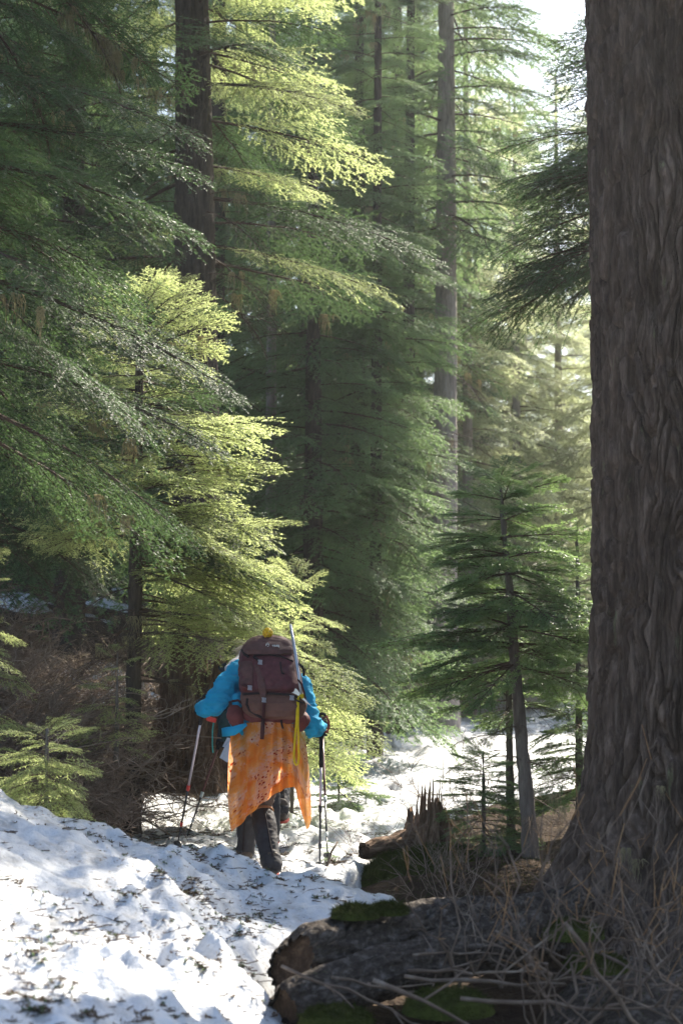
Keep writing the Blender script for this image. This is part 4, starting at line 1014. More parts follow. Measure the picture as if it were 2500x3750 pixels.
def scarf_mat():
    m, nt, b = nmat('orange_floral_cloth')
    uv = _n(nt, 'ShaderNodeTexCoord')
    def noise(scale, det=4, dis=0.0):
        n = _n(nt, 'ShaderNodeTexNoise'); n.inputs['Scale'].default_value = scale; n.inputs['Detail'].default_value = det; n.inputs['Distortion'].default_value = dis; n.inputs['Roughness'].default_value = 0.65
        nt.links.new(uv.outputs['UV'], n.inputs['Vector']); return n
    def mix(fac, A, B):
        x = _n(nt, 'ShaderNodeMix', data_type='RGBA'); nt.links.new(fac, x.inputs['Factor'])
        for s, v in (('A', A), ('B', B)):
            if isinstance(v, tuple): x.inputs[s].default_value = (*v, 1)
            else: nt.links.new(v, x.inputs[s])
        return x.outputs['Result']
    base = ramp(nt, [(0.30, (0.97, 0.36, 0.05)), (0.48, (0.98, 0.50, 0.13)), (0.62, (0.97, 0.66, 0.32))]); nt.links.new(noise(4.0, 5, 0.6).outputs['Fac'], base.inputs[0])
    pale = ramp(nt, [(0.46, (0, 0, 0)), (0.53, (1, 1, 1))]); nt.links.new(noise(3.6, 6, 0.4).outputs['Fac'], pale.inputs[0])
    dots = _n(nt, 'ShaderNodeTexVoronoi'); dots.inputs['Scale'].default_value = 34; nt.links.new(uv.outputs['UV'], dots.inputs['Vector'])
    dr = ramp(nt, [(0.30, (1, 1, 1)), (0.6, (0.45, 0.45, 0.45))]); nt.links.new(dots.outputs['Distance'], dr.inputs[0])
    pm = _n(nt, 'ShaderNodeMath', operation='MULTIPLY'); nt.links.new(pale.outputs[0], pm.inputs[0]); nt.links.new(dr.outputs[0], pm.inputs[1])
    c1 = mix(pm.outputs[0], base.outputs[0], (0.93, 0.74, 0.70))
    # red flower clusters
    fl = _n(nt, 'ShaderNodeTexVoronoi'); fl.inputs['Scale'].default_value = 26; nt.links.new(uv.outputs['UV'], fl.inputs['Vector'])
    fr = ramp(nt, [(0.26, (1, 1, 1)), (0.40, (0, 0, 0))]); nt.links.new(fl.outputs['Distance'], fr.inputs[0])
    cl = ramp(nt, [(0.49, (0, 0, 0)), (0.56, (1, 1, 1))]); nt.links.new(noise(3.4, 3, 0.2).outputs['Fac'], cl.inputs[0])
    fm = _n(nt, 'ShaderNodeMath', operation='MULTIPLY'); nt.links.new(fr.outputs[0], fm.inputs[0]); nt.links.new(cl.outputs[0], fm.inputs[1])
    c2 = mix(fm.outputs[0], c1, (0.42, 0.045, 0.02))
    nt.links.new(c2, b.inputs['Base Color']); b.inputs['Roughness'].default_value = 0.7; b.inputs['Specular IOR Level'].default_value = 0.2
    tr = _n(nt, 'ShaderNodeBsdfTranslucent'); nt.links.new(c2, tr.inputs['Color'])
    tp = _n(nt, 'ShaderNodeBsdfTransparent'); tp.inputs['Color'].default_value = (1.0, 0.72, 0.45, 1)
    m1 = _n(nt, 'ShaderNodeMixShader'); m1.inputs[0].default_value = 0.68; nt.links.new(b.outputs[0], m1.inputs[1]); nt.links.new(tr.outputs[0], m1.inputs[2])
    m2 = _n(nt, 'ShaderNodeMixShader'); m2.inputs[0].default_value = 0.34; nt.links.new(m1.outputs[0], m2.inputs[1]); nt.links.new(tp.outputs[0], m2.inputs[2])
    nt.links.new(m2.outputs[0], nt.nodes['Material Output'].inputs['Surface'])
    return m
M['scarf'] = scarf_mat()

def remesh(mb, name, voxel=0.008, smooth=8, wrinkle=0.0, wf=(9, 9, 22), seed=0, fac=0.6):
    """fuse overlapping closed pieces into one continuous surface"""
    me = mb.mesh(name+'_raw'); o = bpy.data.objects.new('tmp', me); COL.objects.link(o)
    r = o.modifiers.new('r', 'REMESH'); r.mode = 'VOXEL'; r.voxel_size = voxel
    s = o.modifiers.new('s', 'SMOOTH'); s.iterations = smooth; s.factor = fac
    dg = bpy.context.evaluated_depsgraph_get()
    out = bpy.data.meshes.new_from_object(o.evaluated_get(dg)); out.name = name
    bpy.data.objects.remove(o); bpy.data.meshes.remove(me)
    n = len(out.vertices); co = np.zeros(n*3, np.float32); out.vertices.foreach_get('co', co); co = co.reshape(-1, 3).astype(float)
    if wrinkle:
        nr = np.zeros(n*3, np.float32); out.vertices.foreach_get('normal', nr); nr = nr.reshape(-1, 3)
        w = np.stack([fbm(co[:, 0]*wf[0]*0.6, co[:, 1]*wf[1]*0.6, co[:, 2]*wf[2]*0.5, seed=seed+5, octv=2)], -1)
        x = co + 0.02*w
        h = fbm(x[:, 0]*wf[0], x[:, 1]*wf[1], x[:, 2]*wf[2], seed=seed, octv=3)
        h = 1-2*np.abs(h)      # creases
        h2 = 1-2*np.abs(fbm(x[:, 0]*wf[0]*2.6, x[:, 1]*wf[1]*2.6, x[:, 2]*wf[2]*2.4, seed=seed+9, octv=2))
        co = co + nr*(wrinkle*(h+0.35*h2))[:, None]
        out.vertices.foreach_set('co', co.astype(np.float32).ravel())
    out.polygons.foreach_set('use_smooth', np.full(len(out.polygons), True)); out.update()
    return out

def limb(mb, pts, rad, seg=16, ell=None):
    pts = np.array([list(p) for p in pts]); k = 5
    s = np.arange(len(pts)); q = np.linspace(0, len(pts)-1, (len(pts)-1)*k+1)
    pp = np.stack([np.interp(q, s, pts[:, c]) for c in range(3)], -1); rr = np.interp(q, s, rad)
    for _ in range(2): pp[1:-1] = (pp[:-2]+2*pp[1:-1]+pp[2:])/4
    # rounded ends
    d0 = pp[0]-pp[1]; d0 /= np.linalg.norm(d0); d1 = pp[-1]-pp[-2]; d1 /= np.linalg.norm(d1)
    pp = np.concatenate([[pp[0]+d0*rr[0]*0.7], [pp[0]+d0*rr[0]*0.45], pp, [pp[-1]+d1*rr[-1]*0.45], [pp[-1]+d1*rr[-1]*0.7]])
    rr = np.concatenate([[rr[0]*0.3], [rr[0]*0.78], rr, [rr[-1]*0.78], [rr[-1]*0.3]])
    tube(mb, pp, rr, seg, 0, True, ell); return mb

def hand_glove(parent, c, g, inward, name='glove', mat='glove', wrist=None):
    """gloved hand with fingers curled round a grip; g = grip direction (down), inward = from grip to palm"""
    g = np.array(g)/np.linalg.norm(g); i = np.array(inward) - g*np.dot(inward, g); i /= np.linalg.norm(i); f = np.cross(g, i); c = np.array(c)
    mb = MB()
    limb(mb, [c+i*0.036-g*0.038, c+i*0.040, c+i*0.036+g*0.042], [0.022, 0.026, 0.022], 12)
    if wrist is not None: limb(mb, [c+i*0.040, c+(np.array(wrist)-c)*0.6, wrist], [0.026, 0.030, 0.036], 12)
    for k, (off, L) in enumerate(((-0.040, 0.9), (-0.014, 1.0), (0.012, 0.97), (0.037, 0.82))):
        pts = []
        for a in np.linspace(20, 250*L, 7):
            t = math.radians(a); pts.append(c + g*off + (i*math.cos(t)+f*math.sin(t))*(0.031-0.004*(a/250)))
        limb(mb, pts, np.linspace(0.0125, 0.0095, 7), 8)
    pts = [c+i*0.030-g*0.045-f*0.012, c+i*0.012-g*0.058-f*0.028, c-i*0.012-g*0.052-f*0.028, c-i*0.028-g*0.040-f*0.012]
    limb(mb, pts, [0.015, 0.013, 0.012, 0.010], 8)
    return link(name, remesh(mb, name, 0.0045, 4), [M[mat]], parent)

def boot(parent, ankle, toe_dir, seed=0, sole='sole'):
    d = np.array([toe_dir[0], toe_dir[1], 0.0]); d /= np.linalg.norm(d); a = np.array(ankle); dn = np.array([0, 0, -1.0])
    mb = MB()
    limb(mb, [a+np.array([0, 0, 0.05]), a+dn*0.03, a+dn*0.05-d*0.03], [0.050, 0.050, 0.044])
    limb(mb, [a+dn*0.045-d*0.04, a+dn*0.05+d*0.07, a+dn*0.058+d*0.16], [0.044, 0.045, 0.037])
    o = link('boot', remesh(mb, 'boot', 0.006, 5, 0.002, (20, 20, 20), seed), [M['boot']], parent)
    ms = MB(); V = []; n = 22
    side = np.array([-d[1], d[0], 0])
    for zz in (-0.098, -0.080):
        for k in range(n):
            t = k/n*2*math.pi; u = math.cos(t); w = math.sin(t)
            V.append(a + d*(0.055+0.145*u) + side*0.050*w*(1-0.15*u)*(1-0.25*(abs(u) < 0.35)*0.6) + np.array([0, 0, zz]))
    F = [(k, (k+1) % n, n+(k+1) % n, n+k) for k in range(n)]
    ms.add(np.array(V), np.array(F)); ms.f.append(np.array([list(range(n))[::-1], list(range(n, 2*n))])); ms.m.append(np.zeros(2, int))
    link('sole', ms.mesh('sole', smooth=False), [M[sole]], o)
    return o

def gaiter(parent, knee, ankle, r0, r1, r2, seed, top_trim='trim', side=1):
    k = np.array(knee); a = np.array(ankle)
    mb = MB(); limb(mb, [k+(a-k)*0.20, k+(a-k)*0.40, k+(a-k)*0.72, a+(a-k)*0.0, a+(a-k)*0.07], [r0, r0*1.04, r1, r2*0.97, r2], 20)
    o = link('gaiter', remesh(mb, 'gaiter', 0.007, 4, 0.0045, (10, 10, 16), seed), [M['gaiter']], parent)
    d = (k-a)/np.linalg.norm(k-a)
    mt = MB(); p = k+(a-k)*0.165
    tube(mt, np.array([p, p+d*0.010, p+d*0.020]), [r0*1.03, r0*1.05, r0*0.98], 24); link('cuff', mt.mesh('cuff'), [M[top_trim]], o)
    # seam and hem strap
    ms = MB(); q = np.linspace(0.22, 1.0, 9); back = np.array([0.25*side, -1, 0]); back = back - d*np.dot(back, d); back /= np.linalg.norm(back)
    ribbon(ms, [k+(a-k)*t + back*(np.interp(t, [0.2, 0.4, 0.72, 1.0], [r0, r0*1.04, r1, r2])+0.003) for t in q], 0.012, back, 0.003); link('seam', ms.mesh('seam'), [M['dark_web']], o)
    return o

def pole(name, label, top, tip, upper, lower, clamp, group, grip_len=0.27):
    A = np.array(top); B = np.array(tip); L = np.linalg.norm(B-A); d = (B-A)/L
    o = empty(name, tuple(B), label, 'trekking pole', group)
    def rel(p): return np.array(p)-B
    def seg(nm, t0, t1, r0, r1, mat, n=12):
        mb = MB(); tube(mb, np.array([rel(A+d*(t0+(t1-t0)*q)) for q in np.linspace(0, 1, 4)]), np.linspace(r0, r1, 4), n); return link(nm, mb.mesh(nm), [M[mat]], o)
    mb = MB(); gl = [0, 0.008, 0.03, 0.06, 0.10, 0.13, 0.15, grip_len-0.01, grip_len]
    tube(mb, np.array([rel(A+d*t) for t in gl]), [0.010, 0.019, 0.021, 0.016, 0.017, 0.019, 0.0145, 0.014, 0.011], 14); link('grip', mb.mesh('grip'), [M['foam']], o)
    seg('upper_shaft', grip_len-0.01, L*0.58, 0.0088, 0.0088, upper)
    c = seg('clamp', L*0.57, L*0.57+0.045, 0.0135, 0.0125, clamp)
    seg('lower_shaft', L*0.58+0.03, L*0.82, 0.0076, 0.0076, lower)
    seg('clamp', L*0.81, L*0.81+0.035, 0.0115, 0.011, clamp)
    seg('lower_shaft', L*0.82+0.02, L-0.02, 0.0062, 0.006, lower)
    seg('tip', L-0.03, L, 0.005, 0.002, 'steel')
    mb = MB(); bz = L-0.07; n = 20; T, U, W = frames(np.array([A, B])); V = []
    for r, off in ((0.008, -0.008), (0.030, 0.0), (0.031, 0.006), (0.008, 0.006)):
        for k in range(n):
            a = k/n*2*math.pi; V.append(rel(A+d*(bz+off)) + (U[0]*math.cos(a)+W[0]*math.sin(a))*r)
    F = [(l*n+k, l*n+(k+1) % n, ((l+1) % 4)*n+(k+1) % n, ((l+1) % 4)*n+k) for l in range(4) for k in range(n)]
    mb.add(np.array(V), np.array(F)); link('basket', mb.mesh('basket'), [M['pole_black']], o)
    # wrist strap
    mb = MB(); s = np.array([1.0, -0.3, 0]); pts = [rel(A+d*0.01)+s*0.02*0 , rel(A+d*0.00)+s*0.035+np.array([0, 0, 0.012]), rel(A+d*0.05)+s*0.055, rel(A+d*0.10)+s*0.040, rel(A+d*0.09)+s*0.018]
    ribbon(mb, np.array(pts), 0.016, (0, -1, 0), 0.002); link('wrist_strap', mb.mesh('wrist_strap'), [M['sole' if upper == 'pole_pale' else 'dark_web']], o)
    return o

# ---------------------------------------------------------------- main hiker
def on_snow(x, y): return sz(x, y)
J = dict(pelvis=Zm(850, 1050, 11.50), chest=Zm(855, 560, 11.80), neck=Zm(845, 400, 12.0), head=Zm(765, 345, 12.16),
         sL=Zm(610, 465, 11.72), eL=Zm(405, 765, 11.58), wL=Zm(318, 772, 11.82), hL=Zm(300, 760, 11.90),
         sR=Zm(1115, 560, 11.64), eR=Zm(1213, 930, 11.50), wR=Zm(1278, 930, 11.70), hR=Zm(1300, 945, 11.76),
         hipR=Zm(930, 1090, 11.52), kR=Zm(792, 1555, 11.68), aR=Zm(882, 2035, 11.42), hipL=Zm(770, 1090, 11.56), kL=Zm(700, 1540, 11.93), aL=Zm(672, 1915, 11.98))
def body_mesh(J, name, r=1.0):
    mb = MB()
    limb(mb, [J['pelvis'], J['pelvis'].lerp(J['chest'], 0.5), J['chest'], J['chest'].lerp(J['neck'], 0.7)], [0.135*r, 0.125*r, 0.145*r, 0.10*r], 20, (1.15, 0.8))
    limb(mb, [J['chest'].lerp(J['neck'], 0.5), J['neck'], J['head']], [0.07, 0.058, 0.062])
    h = np.array(J['head']); u = np.array(J['head']-J['neck']); u /= np.linalg.norm(u)
    fwd = np.array([0, 1.0, 0]); fwd -= u*np.dot(fwd, u); fwd /= np.linalg.norm(fwd); sd = np.cross(fwd, u)
    limb(mb, [h-u*0.05+fwd*0.02, h, h+u*0.055], [0.070, 0.085, 0.075], 20)
    limb(mb, [h-u*0.075+fwd*0.06, h-u*0.03+fwd*0.055], [0.040, 0.052], 14)          # jaw
    limb(mb, [h-u*0.010+fwd*0.078, h-u*0.035+fwd*0.100], [0.010, 0.015], 8)          # nose
    limb(mb, [h-u*0.066+fwd*0.088-sd*0.018, h-u*0.066+fwd*0.092, h-u*0.066+fwd*0.088+sd*0.018], [0.006, 0.009, 0.006], 8)
    for s in (-1, 1):
        limb(mb, [h-u*0.03+sd*s*0.082, h+u*0.012+sd*s*0.086], [0.012, 0.017], 8)     # ear
        limb(mb, [h+u*0.004+fwd*0.072+sd*s*0.034, h+u*0.004+fwd*0.074+sd*s*0.030], [0.010, 0.010], 8)
    for s, e, w in (('sL', 'eL', 'wL'), ('sR', 'eR', 'wR')):
        limb(mb, [J['chest'].lerp(J['neck'], 0.35), J[s], J[s].lerp(J[e], 0.5), J[e], J[e].lerp(J[w], 0.4), J[w]], [0.07, 0.056*r, 0.047*r, 0.038, 0.040, 0.028], 14)
    for s, e, w in (('hipL', 'kL', 'aL'), ('hipR', 'kR', 'aR')):
        limb(mb, [J[s], J[s].lerp(J[e], 0.4), J[e], J[e].lerp(J[w], 0.3), J[w]], [0.085*r, 0.074*r, 0.052, 0.054, 0.036], 14)
    return remesh(mb, name, 0.010, 6)

person = link('person', body_mesh(J, 'person'), [M['skin']])
tag(person, 'hiker in bright blue jacket and orange floral wrap bent under a big plum backpack', 'person')
# jacket
mb = MB()
limb(mb, [J['pelvis'] + Vector((0, -0.01, 0.03)), J['pelvis'].lerp(J['chest'], 0.45), J['chest'], J['chest'].lerp(J['neck'], 0.65)], [0.165, 0.155, 0.175, 0.11], 24, (1.2, 0.82))
limb(mb, [J['chest'].lerp(J['neck'], 0.3), J['sL'], J['sL'].lerp(J['eL'], 0.5)+Vector((-0.01, -0.01, 0)), J['eL'], J['eL'].lerp(J['wL'], 0.45), J['wL']], [0.09, 0.078, 0.074, 0.073, 0.060, 0.046], 18)
limb(mb, [J['chest'].lerp(J['neck'], 0.3), J['sR'], J['sR'].lerp(J['eR'], 0.5), J['eR'], J['eR'].lerp(J['wR'], 0.45), J['wR']], [0.09, 0.072, 0.060, 0.066, 0.054, 0.042], 18)
limb(mb, [Zm(610, 700, 11.58), Zm(590, 850, 11.56), Zm(570, 930, 11.56)], [0.06, 0.05, 0.042], 16, (1.0, 0.6))
jk = link('jacket', remesh(mb, 'jacket', 0.0065, 4, 0.013, (8, 8, 17), 3), [M['jacket']], person)
# turned-up hem of the jacket at the left hip
mh = MB(); pts = [Zm(482, 968, 11.42), Zm(520, 962, 11.37), Zm(575, 955, 11.34), Zm(625, 930, 11.33), Zm(680, 900, 11.33)]
ribbon(mh, np.array([list(p) for p in pts]), [0.055, 0.062, 0.06, 0.045, 0.02], (0.1, -1, 0.1), 0.006); link('hem', mh.mesh('hem'), [M['jacket']], jk)
# trousers
mb = MB()
limb(mb, [J['pelvis']+Vector((0, 0, 0.08)), J['pelvis'], J['pelvis']-Vector((0, 0, 0.07))], [0.14, 0.15, 0.13], 20, (1.12, 0.85))
for h, k, a in (('hipL', 'kL', 'aL'), ('hipR', 'kR', 'aR')):
    limb(mb, [J[h], J[h].lerp(J[k], 0.5), J[k], J[k].lerp(J[a], 0.3)], [0.105, 0.092, 0.076, 0.064], 18)
link('trousers', remesh(mb, 'trousers', 0.009, 5, 0.006, (9, 9, 15), 5), [M['trouser']], person)
gaiter(person, J['kR'], J['aR'], 0.077, 0.070, 0.070, 7)
gaiter(person, J['kL'], J['aL'], 0.072, 0.066, 0.066, 8, 'red_plastic', -1)
boot(person, J['aR'], (0.05, 1), 9); boot(person, J['aL'], (-0.2, 1), 10)
gl = hand_glove(person, J['hL'], Zm(105, 1930, 12.5)-Zm(330, 650, 11.92), np.array([0.8, -0.6, 0]), wrist=J['wL'])
gr = hand_glove(person, J['hR'], Vector((0, 0, -1)), np.array([-0.9, -0.3, 0]), wrist=J['wR'])
# grey shawl over head and shoulder, hair
mb = MB()
limb(mb, [Zm(790, 330, 12.15), Zm(715, 315, 12.08), Zm(620, 385, 11.95), Zm(520, 445, 11.84)], [0.105, 0.088, 0.048, 0.020], 16, (1.0, 0.8))
link('shawl', remesh(mb, 'shawl', 0.008, 4, 0.006, (7, 7, 10), 12), [M['shawl']], person)
mb = MB(); rng = np.random.default_rng(3)
for i in range(120):
    a = np.array(Zm(680+rng.normal(0, 14), 285+rng.normal(0, 22), 12.16)); d = np.array([-rng.uniform(0.03, 0.09), rng.normal(0, 0.02), rng.uniform(-0.05, 0.02)])
    tube(mb, np.array([a, a+d*0.5+np.array([0, 0, 0.01]), a+d]), [0.0012, 0.001, 0.0005], 3, 0, cap=False)
link('hair', mb.mesh('hair'), [M['hair']], person)
# orange floral wrap
nu, nv = 150, 90
U, Vv = np.meshgrid(np.linspace(0, 1, nu), np.linspace(0, 1, nv))
tu = [0, .05, .15, .5, .85, .95, 1]; tx = [548, 560, 640, 860, 1095, 1140, 1158]; ty = [985, 950, 890, 880, 900, 950, 985]
bu = [0, .05, .12, .22, .40, .58, .70, .78, .815, .87, .93, .97, 1]
bx = [532, 560, 620, 690, 800, 925, 1005, 1062, 1085, 1125, 1165, 1195, 1216]; by = [1700, 1785, 1730, 1655, 1555, 1465, 1425, 1415, 1440, 1590, 1765, 1740, 1680]
X0, Y0, X1, Y1 = np.interp(U, tu, tx), np.interp(U, tu, ty), np.interp(U, bu, bx), np.interp(U, bu, by)
f = Vv
zx = X0+(X1-X0)*(1-(1-f)**1.6); zy = Y0+(Y1-Y0)*f
zx = zx - 16*np.sin(math.pi*f)*np.clip((0.12-U)/0.12, 0, 1) 
dep = 11.30 + 0.30*np.abs(2*U-1)**2.6 + 0.05*f
fold = (0.5+0.5*np.sin(U*46+1.2*np.sin(U*9)+1.0*f*np.sin(U*5)))
dep = dep + (0.016+0.040*f)*(fold-0.5) + 0.020*fbm(U*9, f*3.5, seed=4, octv=3) + 0.02*f*np.sin(U*17+f*2)
zx = zx + 7*f*np.sin(U*40+2) 
pts = np.zeros((nv, nu, 3))
s_ = dep
a_ = (600+0.446429*zx-1250)/FPX; b_ = (1875-(2250+0.446429*zy))/FPX
c_, s2 = math.cos(PITCH), math.sin(PITCH); dy = c_-b_*s2; t_ = dep/dy
pts[..., 0] = a_*t_; pts[..., 1] = dep; pts[..., 2] = CAM_H+(s2+b_*c_)*t_
i = np.arange(nv-1)[:, None]*nu; j = np.arange(nu-1)[None, :]
F = np.stack([i+j, i+nu+j, i+nu+j+1, i+j+1], -1).reshape(-1, 4)
mb = MB(); mb.add(pts.reshape(-1, 3), F); me = mb.mesh('floral_wrap')
uvl = me.uv_layers.new(name='UVMap'); li = np.zeros(len(me.loops), np.int32); me.loops.foreach_get('vertex_index', li)
uvs = np.stack([U.ravel()*0.95, Vv.ravel()*1.05], -1)[li]; uvl.data.foreach_set('uv', uvs.astype(np.float32).ravel())
wr = link('floral_wrap', me, [M['scarf']], person)
sol = wr.modifiers.new('thickness', 'SOLIDIFY'); sol.thickness = 0.0012

# ---------------------------------------------------------------- backpack
pk = empty('backpack', tuple(Zm(880, 880, 11.4)), 'large plum and brown hiking backpack with straps worn by the hiker in blue', 'backpack')
PO = pk.location.copy()
PK = dict(zy=[250, 285, 330, 450, 560, 610, 640, 655, 680, 730, 790, 840, 868, 884],
          xl=[665, 640, 624, 617, 620, 626, 640, 638, 632, 636, 652, 690, 740, 800],
          xr=[1050, 1075, 1092, 1112, 1130, 1138, 1135, 1150, 1160, 1168, 1165, 1140, 1090, 1020],
          yc=[11.64, 11.63, 11.61, 11.55, 11.50, 11.48, 11.475, 11.47, 11.465, 11.45, 11.44, 11.43, 11.43, 11.43],
          hd=[.10, .125, .145, .16, .168, .165, .150, .150, .165, .172, .165, .14, .10, .04])
def pkc(zy):
    return [np.interp(zy, PK['zy'], PK[k]) for k in ('xl', 'xr', 'yc', 'hd')]
def packY(zx, zy, n=3.0):
    xl, xr, yc, hd = pkc(zy); xc, hw = (xl+xr)/2, (xr-xl)/2
    u = np.clip(np.abs((zx-xc)/hw), 0, 0.999)
    return yc - hd*(1-u**n)**(1/n)
def loft(name, zys, fn, mat, parent, n=64, ex=3.0, wr=0.004, seed=0, hi=60):
    zz = np.linspace(zys[0], zys[-1], hi); V = []
    a = np.linspace(0, 2*math.pi, n, endpoint=False); ca, sa = np.cos(a), np.sin(a)
    sx = np.sign(ca)*np.abs(ca)**(2/ex); sy = np.sign(sa)*np.abs(sa)**(2/ex)
    for z in zz:
        xl, xr, yc, hd = fn(z)
        for k in range(n): V.append(Zm((xl+xr)/2+sx[k]*(xr-xl)/2, z, yc+sy[k]*hd))
    V = np.array([list(v) for v in V]) - np.array(PO)
    V += (V-V.mean(0))/np.linalg.norm(V-V.mean(0), axis=1)[:, None]*(wr*(1-2*np.abs(fbm(V[:, 0]*10, V[:, 1]*10, V[:, 2]*14, seed=seed, octv=3))))[:, None]
    F = [(i*n+k, i*n+(k+1) % n, (i+1)*n+(k+1) % n, (i+1)*n+k) for i in range(hi-1) for k in range(n)]
    mb = MB(); mb.add(V, np.array(F)); mb.f.append(np.array([list(range(n))[::-1], list(range((hi-1)*n, hi*n))])); mb.m.append(np.zeros(2, int))
    return link(name, mb.mesh(name), [M[mat]], parent)
loft('main_body', [262, 648], lambda z: pkc(z), 'pack', pk, wr=0.009, seed=1)
loft('bottom_compartment', [646, 884], lambda z: pkc(z), 'pack_brown', pk, wr=0.007, seed=2)
LD = dict(zy=[172, 178, 190, 215, 250, 290, 325, 340], xl=[790, 760, 728, 690, 660, 640, 650, 690], xr=[890, 935, 985, 1040, 1068, 1082, 1080, 1040],
          yc=[11.68, 11.675, 11.67, 11.66, 11.64, 11.615, 11.60, 11.60], hd=[.04, .075, .11, .145, .165, .178, .170, .12])
loft('lid', [172, 340], lambda z: [np.interp(z, LD['zy'], LD[k]) for k in ('xl', 'xr', 'yc', 'hd')], 'pack_grey', pk, wr=0.008, seed=3)
def lidY(zx, zy):
    xl, xr, yc, hd = [np.interp(zy, LD['zy'], LD[k]) for k in ('xl', 'xr', 'yc', 'hd')]
    u = np.clip(np.abs((zx-(xl+xr)/2)/((xr-xl)/2)), 0, 0.999); return yc-hd*(1-u**3)**(1/3)
def patch(name, poly, mat, bulge, seed, parent=pk, base=0.004, wr=0.006):
    """cloth panel lying on the back of the pack; poly = left/right x per row"""
    zy0, zy1 = poly[0][0], poly[-1][0]; nr, nc = 40, 40; V = np.zeros((nr, nc, 3)); V2 = []
    for r_, z in enumerate(np.linspace(zy0, zy1, nr)):
        xl = np.interp(z, [p[0] for p in poly], [p[1] for p in poly]); xr = np.interp(z, [p[0] for p in poly], [p[2] for p in poly])
        for c2, u in enumerate(np.linspace(0, 1, nc)):
            x = xl+(xr-xl)*u; e = (1-abs(2*u-1)**4)*(1-abs(2*(z-zy0)/(zy1-zy0)-1)**4)
            nzv = float(fbm(np.array([x*0.012]), np.array([z*0.016]), seed=seed, octv=3)[0])
            V[r_, c2] = list(Zm(x, z, packY(x, z) - base*(1 if e > 0.02 else -2) - bulge*e**0.6 - wr*e*(1-2*abs(nzv))))
    V = V.reshape(-1, 3)-np.array(PO)
    i = np.arange(nr-1)[:, None]*nc; j = np.arange(nc-1)[None, :]
    mb = MB(); mb.add(V, np.stack([i+j, i+nc+j, i+nc+j+1, i+j+1], -1).reshape(-1, 4)); return link(name, mb.mesh(name), [M[mat]], parent)
patch('front_pocket', [(318, 800, 1010), (340, 745, 1060), (400, 735, 1085), (520, 735, 1095), (600, 740, 1085), (636, 770, 1040)], 'pack', 0.028, 11, wr=0.008)
patch('side_panel', [(380, 624, 725), (470, 620, 735), (575, 622, 730)], 'pack_grey', 0.010, 12)
patch('side_panel', [(585, 628, 735), (635, 636, 735)], 'pack_red', 0.008, 13)
patch('compression_flap', [(400, 740, 780), (520, 760, 830), (640, 780, 850), (690, 800, 832)], 'pack_grey', 0.034, 14)
patch('bottom_panel', [(700, 690, 800), (770, 690, 800), (830, 730, 800)], 'pack_brown', 0.012, 15)
def sP(zx, zy, off=0.012): return np.array(Zm(zx, zy, float(packY(zx, zy))-off))-np.array(PO)
def strap(name, pts, w, mat, off=0.012, th=0.003):
    P2 = []
    for (x0, y0), (x1, y1) in zip(pts[:-1], pts[1:]):
        for q in np.linspace(0, 1, 6, endpoint=False): P2.append(sP(x0+(x1-x0)*q, y0+(y1-y0)*q, off))
    P2.append(sP(*pts[-1], off)); mb = MB(); ribbon(mb, np.array(P2), w, (0, -1, 0.1), th); return link(name, mb.mesh(name), [M[mat]], pk)
def strap3(name, pts, w, mat, normal=(0, -1, 0)):
    mb = MB(); ribbon(mb, np.array([np.array(p)-np.array(PO) for p in pts]), w, normal, 0.003); return link(name, mb.mesh(name), [M[mat]], pk)
strap('strap', [(735, 345), (775, 375), (792, 410)], 0.018, 'dark_web', 0.036)
strap('strap', [(640, 575), (705, 600)], 0.018, 'webbing', 0.018)
strap('strap', [(822, 680), (822, 730), (815, 862)], 0.020, 'webbing', 0.016)
strap3('strap', [Zm(815, 860, 11.29), Zm(810, 930, 11.26), Zm(806, 1025, 11.255)], 0.026, 'webbing')
strap3('strap', [Zm(963, 868, 11.30), Zm(968, 905, 11.27), Zm(978, 938, 11.265)], 0.014, 'dark_web')
strap('strap', [(686, 690), (680, 740), (705, 790), (760, 825), (812, 852)], 0.016, 'dark_web', 0.014)
strap('strap', [(650, 655), (760, 648), (900, 650), (1030, 660), (1130, 690)], 0.014, 'dark_web', 0.012)
strap('strap', [(1060, 690), (1120, 720), (1160, 730)], 0.012, 'dark_web', 0.014)
strap('zip', [(740, 335), (850, 330), (960, 345), (1060, 385)], 0.010, 'dark_web', 0.030)
strap('grab_loop', [(955, 390), (960, 440), (968, 480), (990, 488)], 0.010, 'dark_web', 0.048)
strap('grab_loop', [(640, 285), (665, 330), (700, 350)], 0.018, 'dark_web', 0.020)
strap3('strap', [Zm(1105, 400, 11.42), Zm(1135, 430, 11.36), Zm(1148, 465, 11.35), Zm(1146, 505, 11.36)], 0.016, 'dark_web')
strap3('strap', [Zm(1098, 530, 11.36), Zm(1130, 575, 11.33), Zm(1150, 640, 11.34), Zm(1162, 700, 11.36)], 0.012, 'webbing')
for zx, zy, off in ((790, 392, 0.052), (706, 602, 0.022), (822, 702, 0.030), (1050, 684, 0.018)):
    c = sP(zx, zy, off); mb = MB(); q = Euler((0.15, 0.1, 0.2)).to_matrix()
    box(mb, c, 0.026, 0.010, 0.030, q); box(mb, c+np.array([0, -0.004, 0.012]), 0.030, 0.010, 0.007, q); box(mb, c+np.array([0, -0.004, -0.012]), 0.030, 0.010, 0.007, q)
    link('buckle', mb.mesh('buckle', smooth=False), [M['buckle']], pk)
def blobpart(name, pts, rad, mat, ell, seed, parent=pk):
    mb = MB(); limb(mb, [Vector(p)-PO for p in pts], rad, 18, ell); return link(name, remesh(mb, name, 0.007, 4, 0.004, (10, 10, 14), seed), [M[mat]], parent)
blobpart('hip_belt_pocket', [Zm(575, 790, 11.40), Zm(590, 840, 11.37), Zm(600, 880, 11.37)], [0.052, 0.060, 0.048], 'pack_red', (1.0, 0.8), 21)
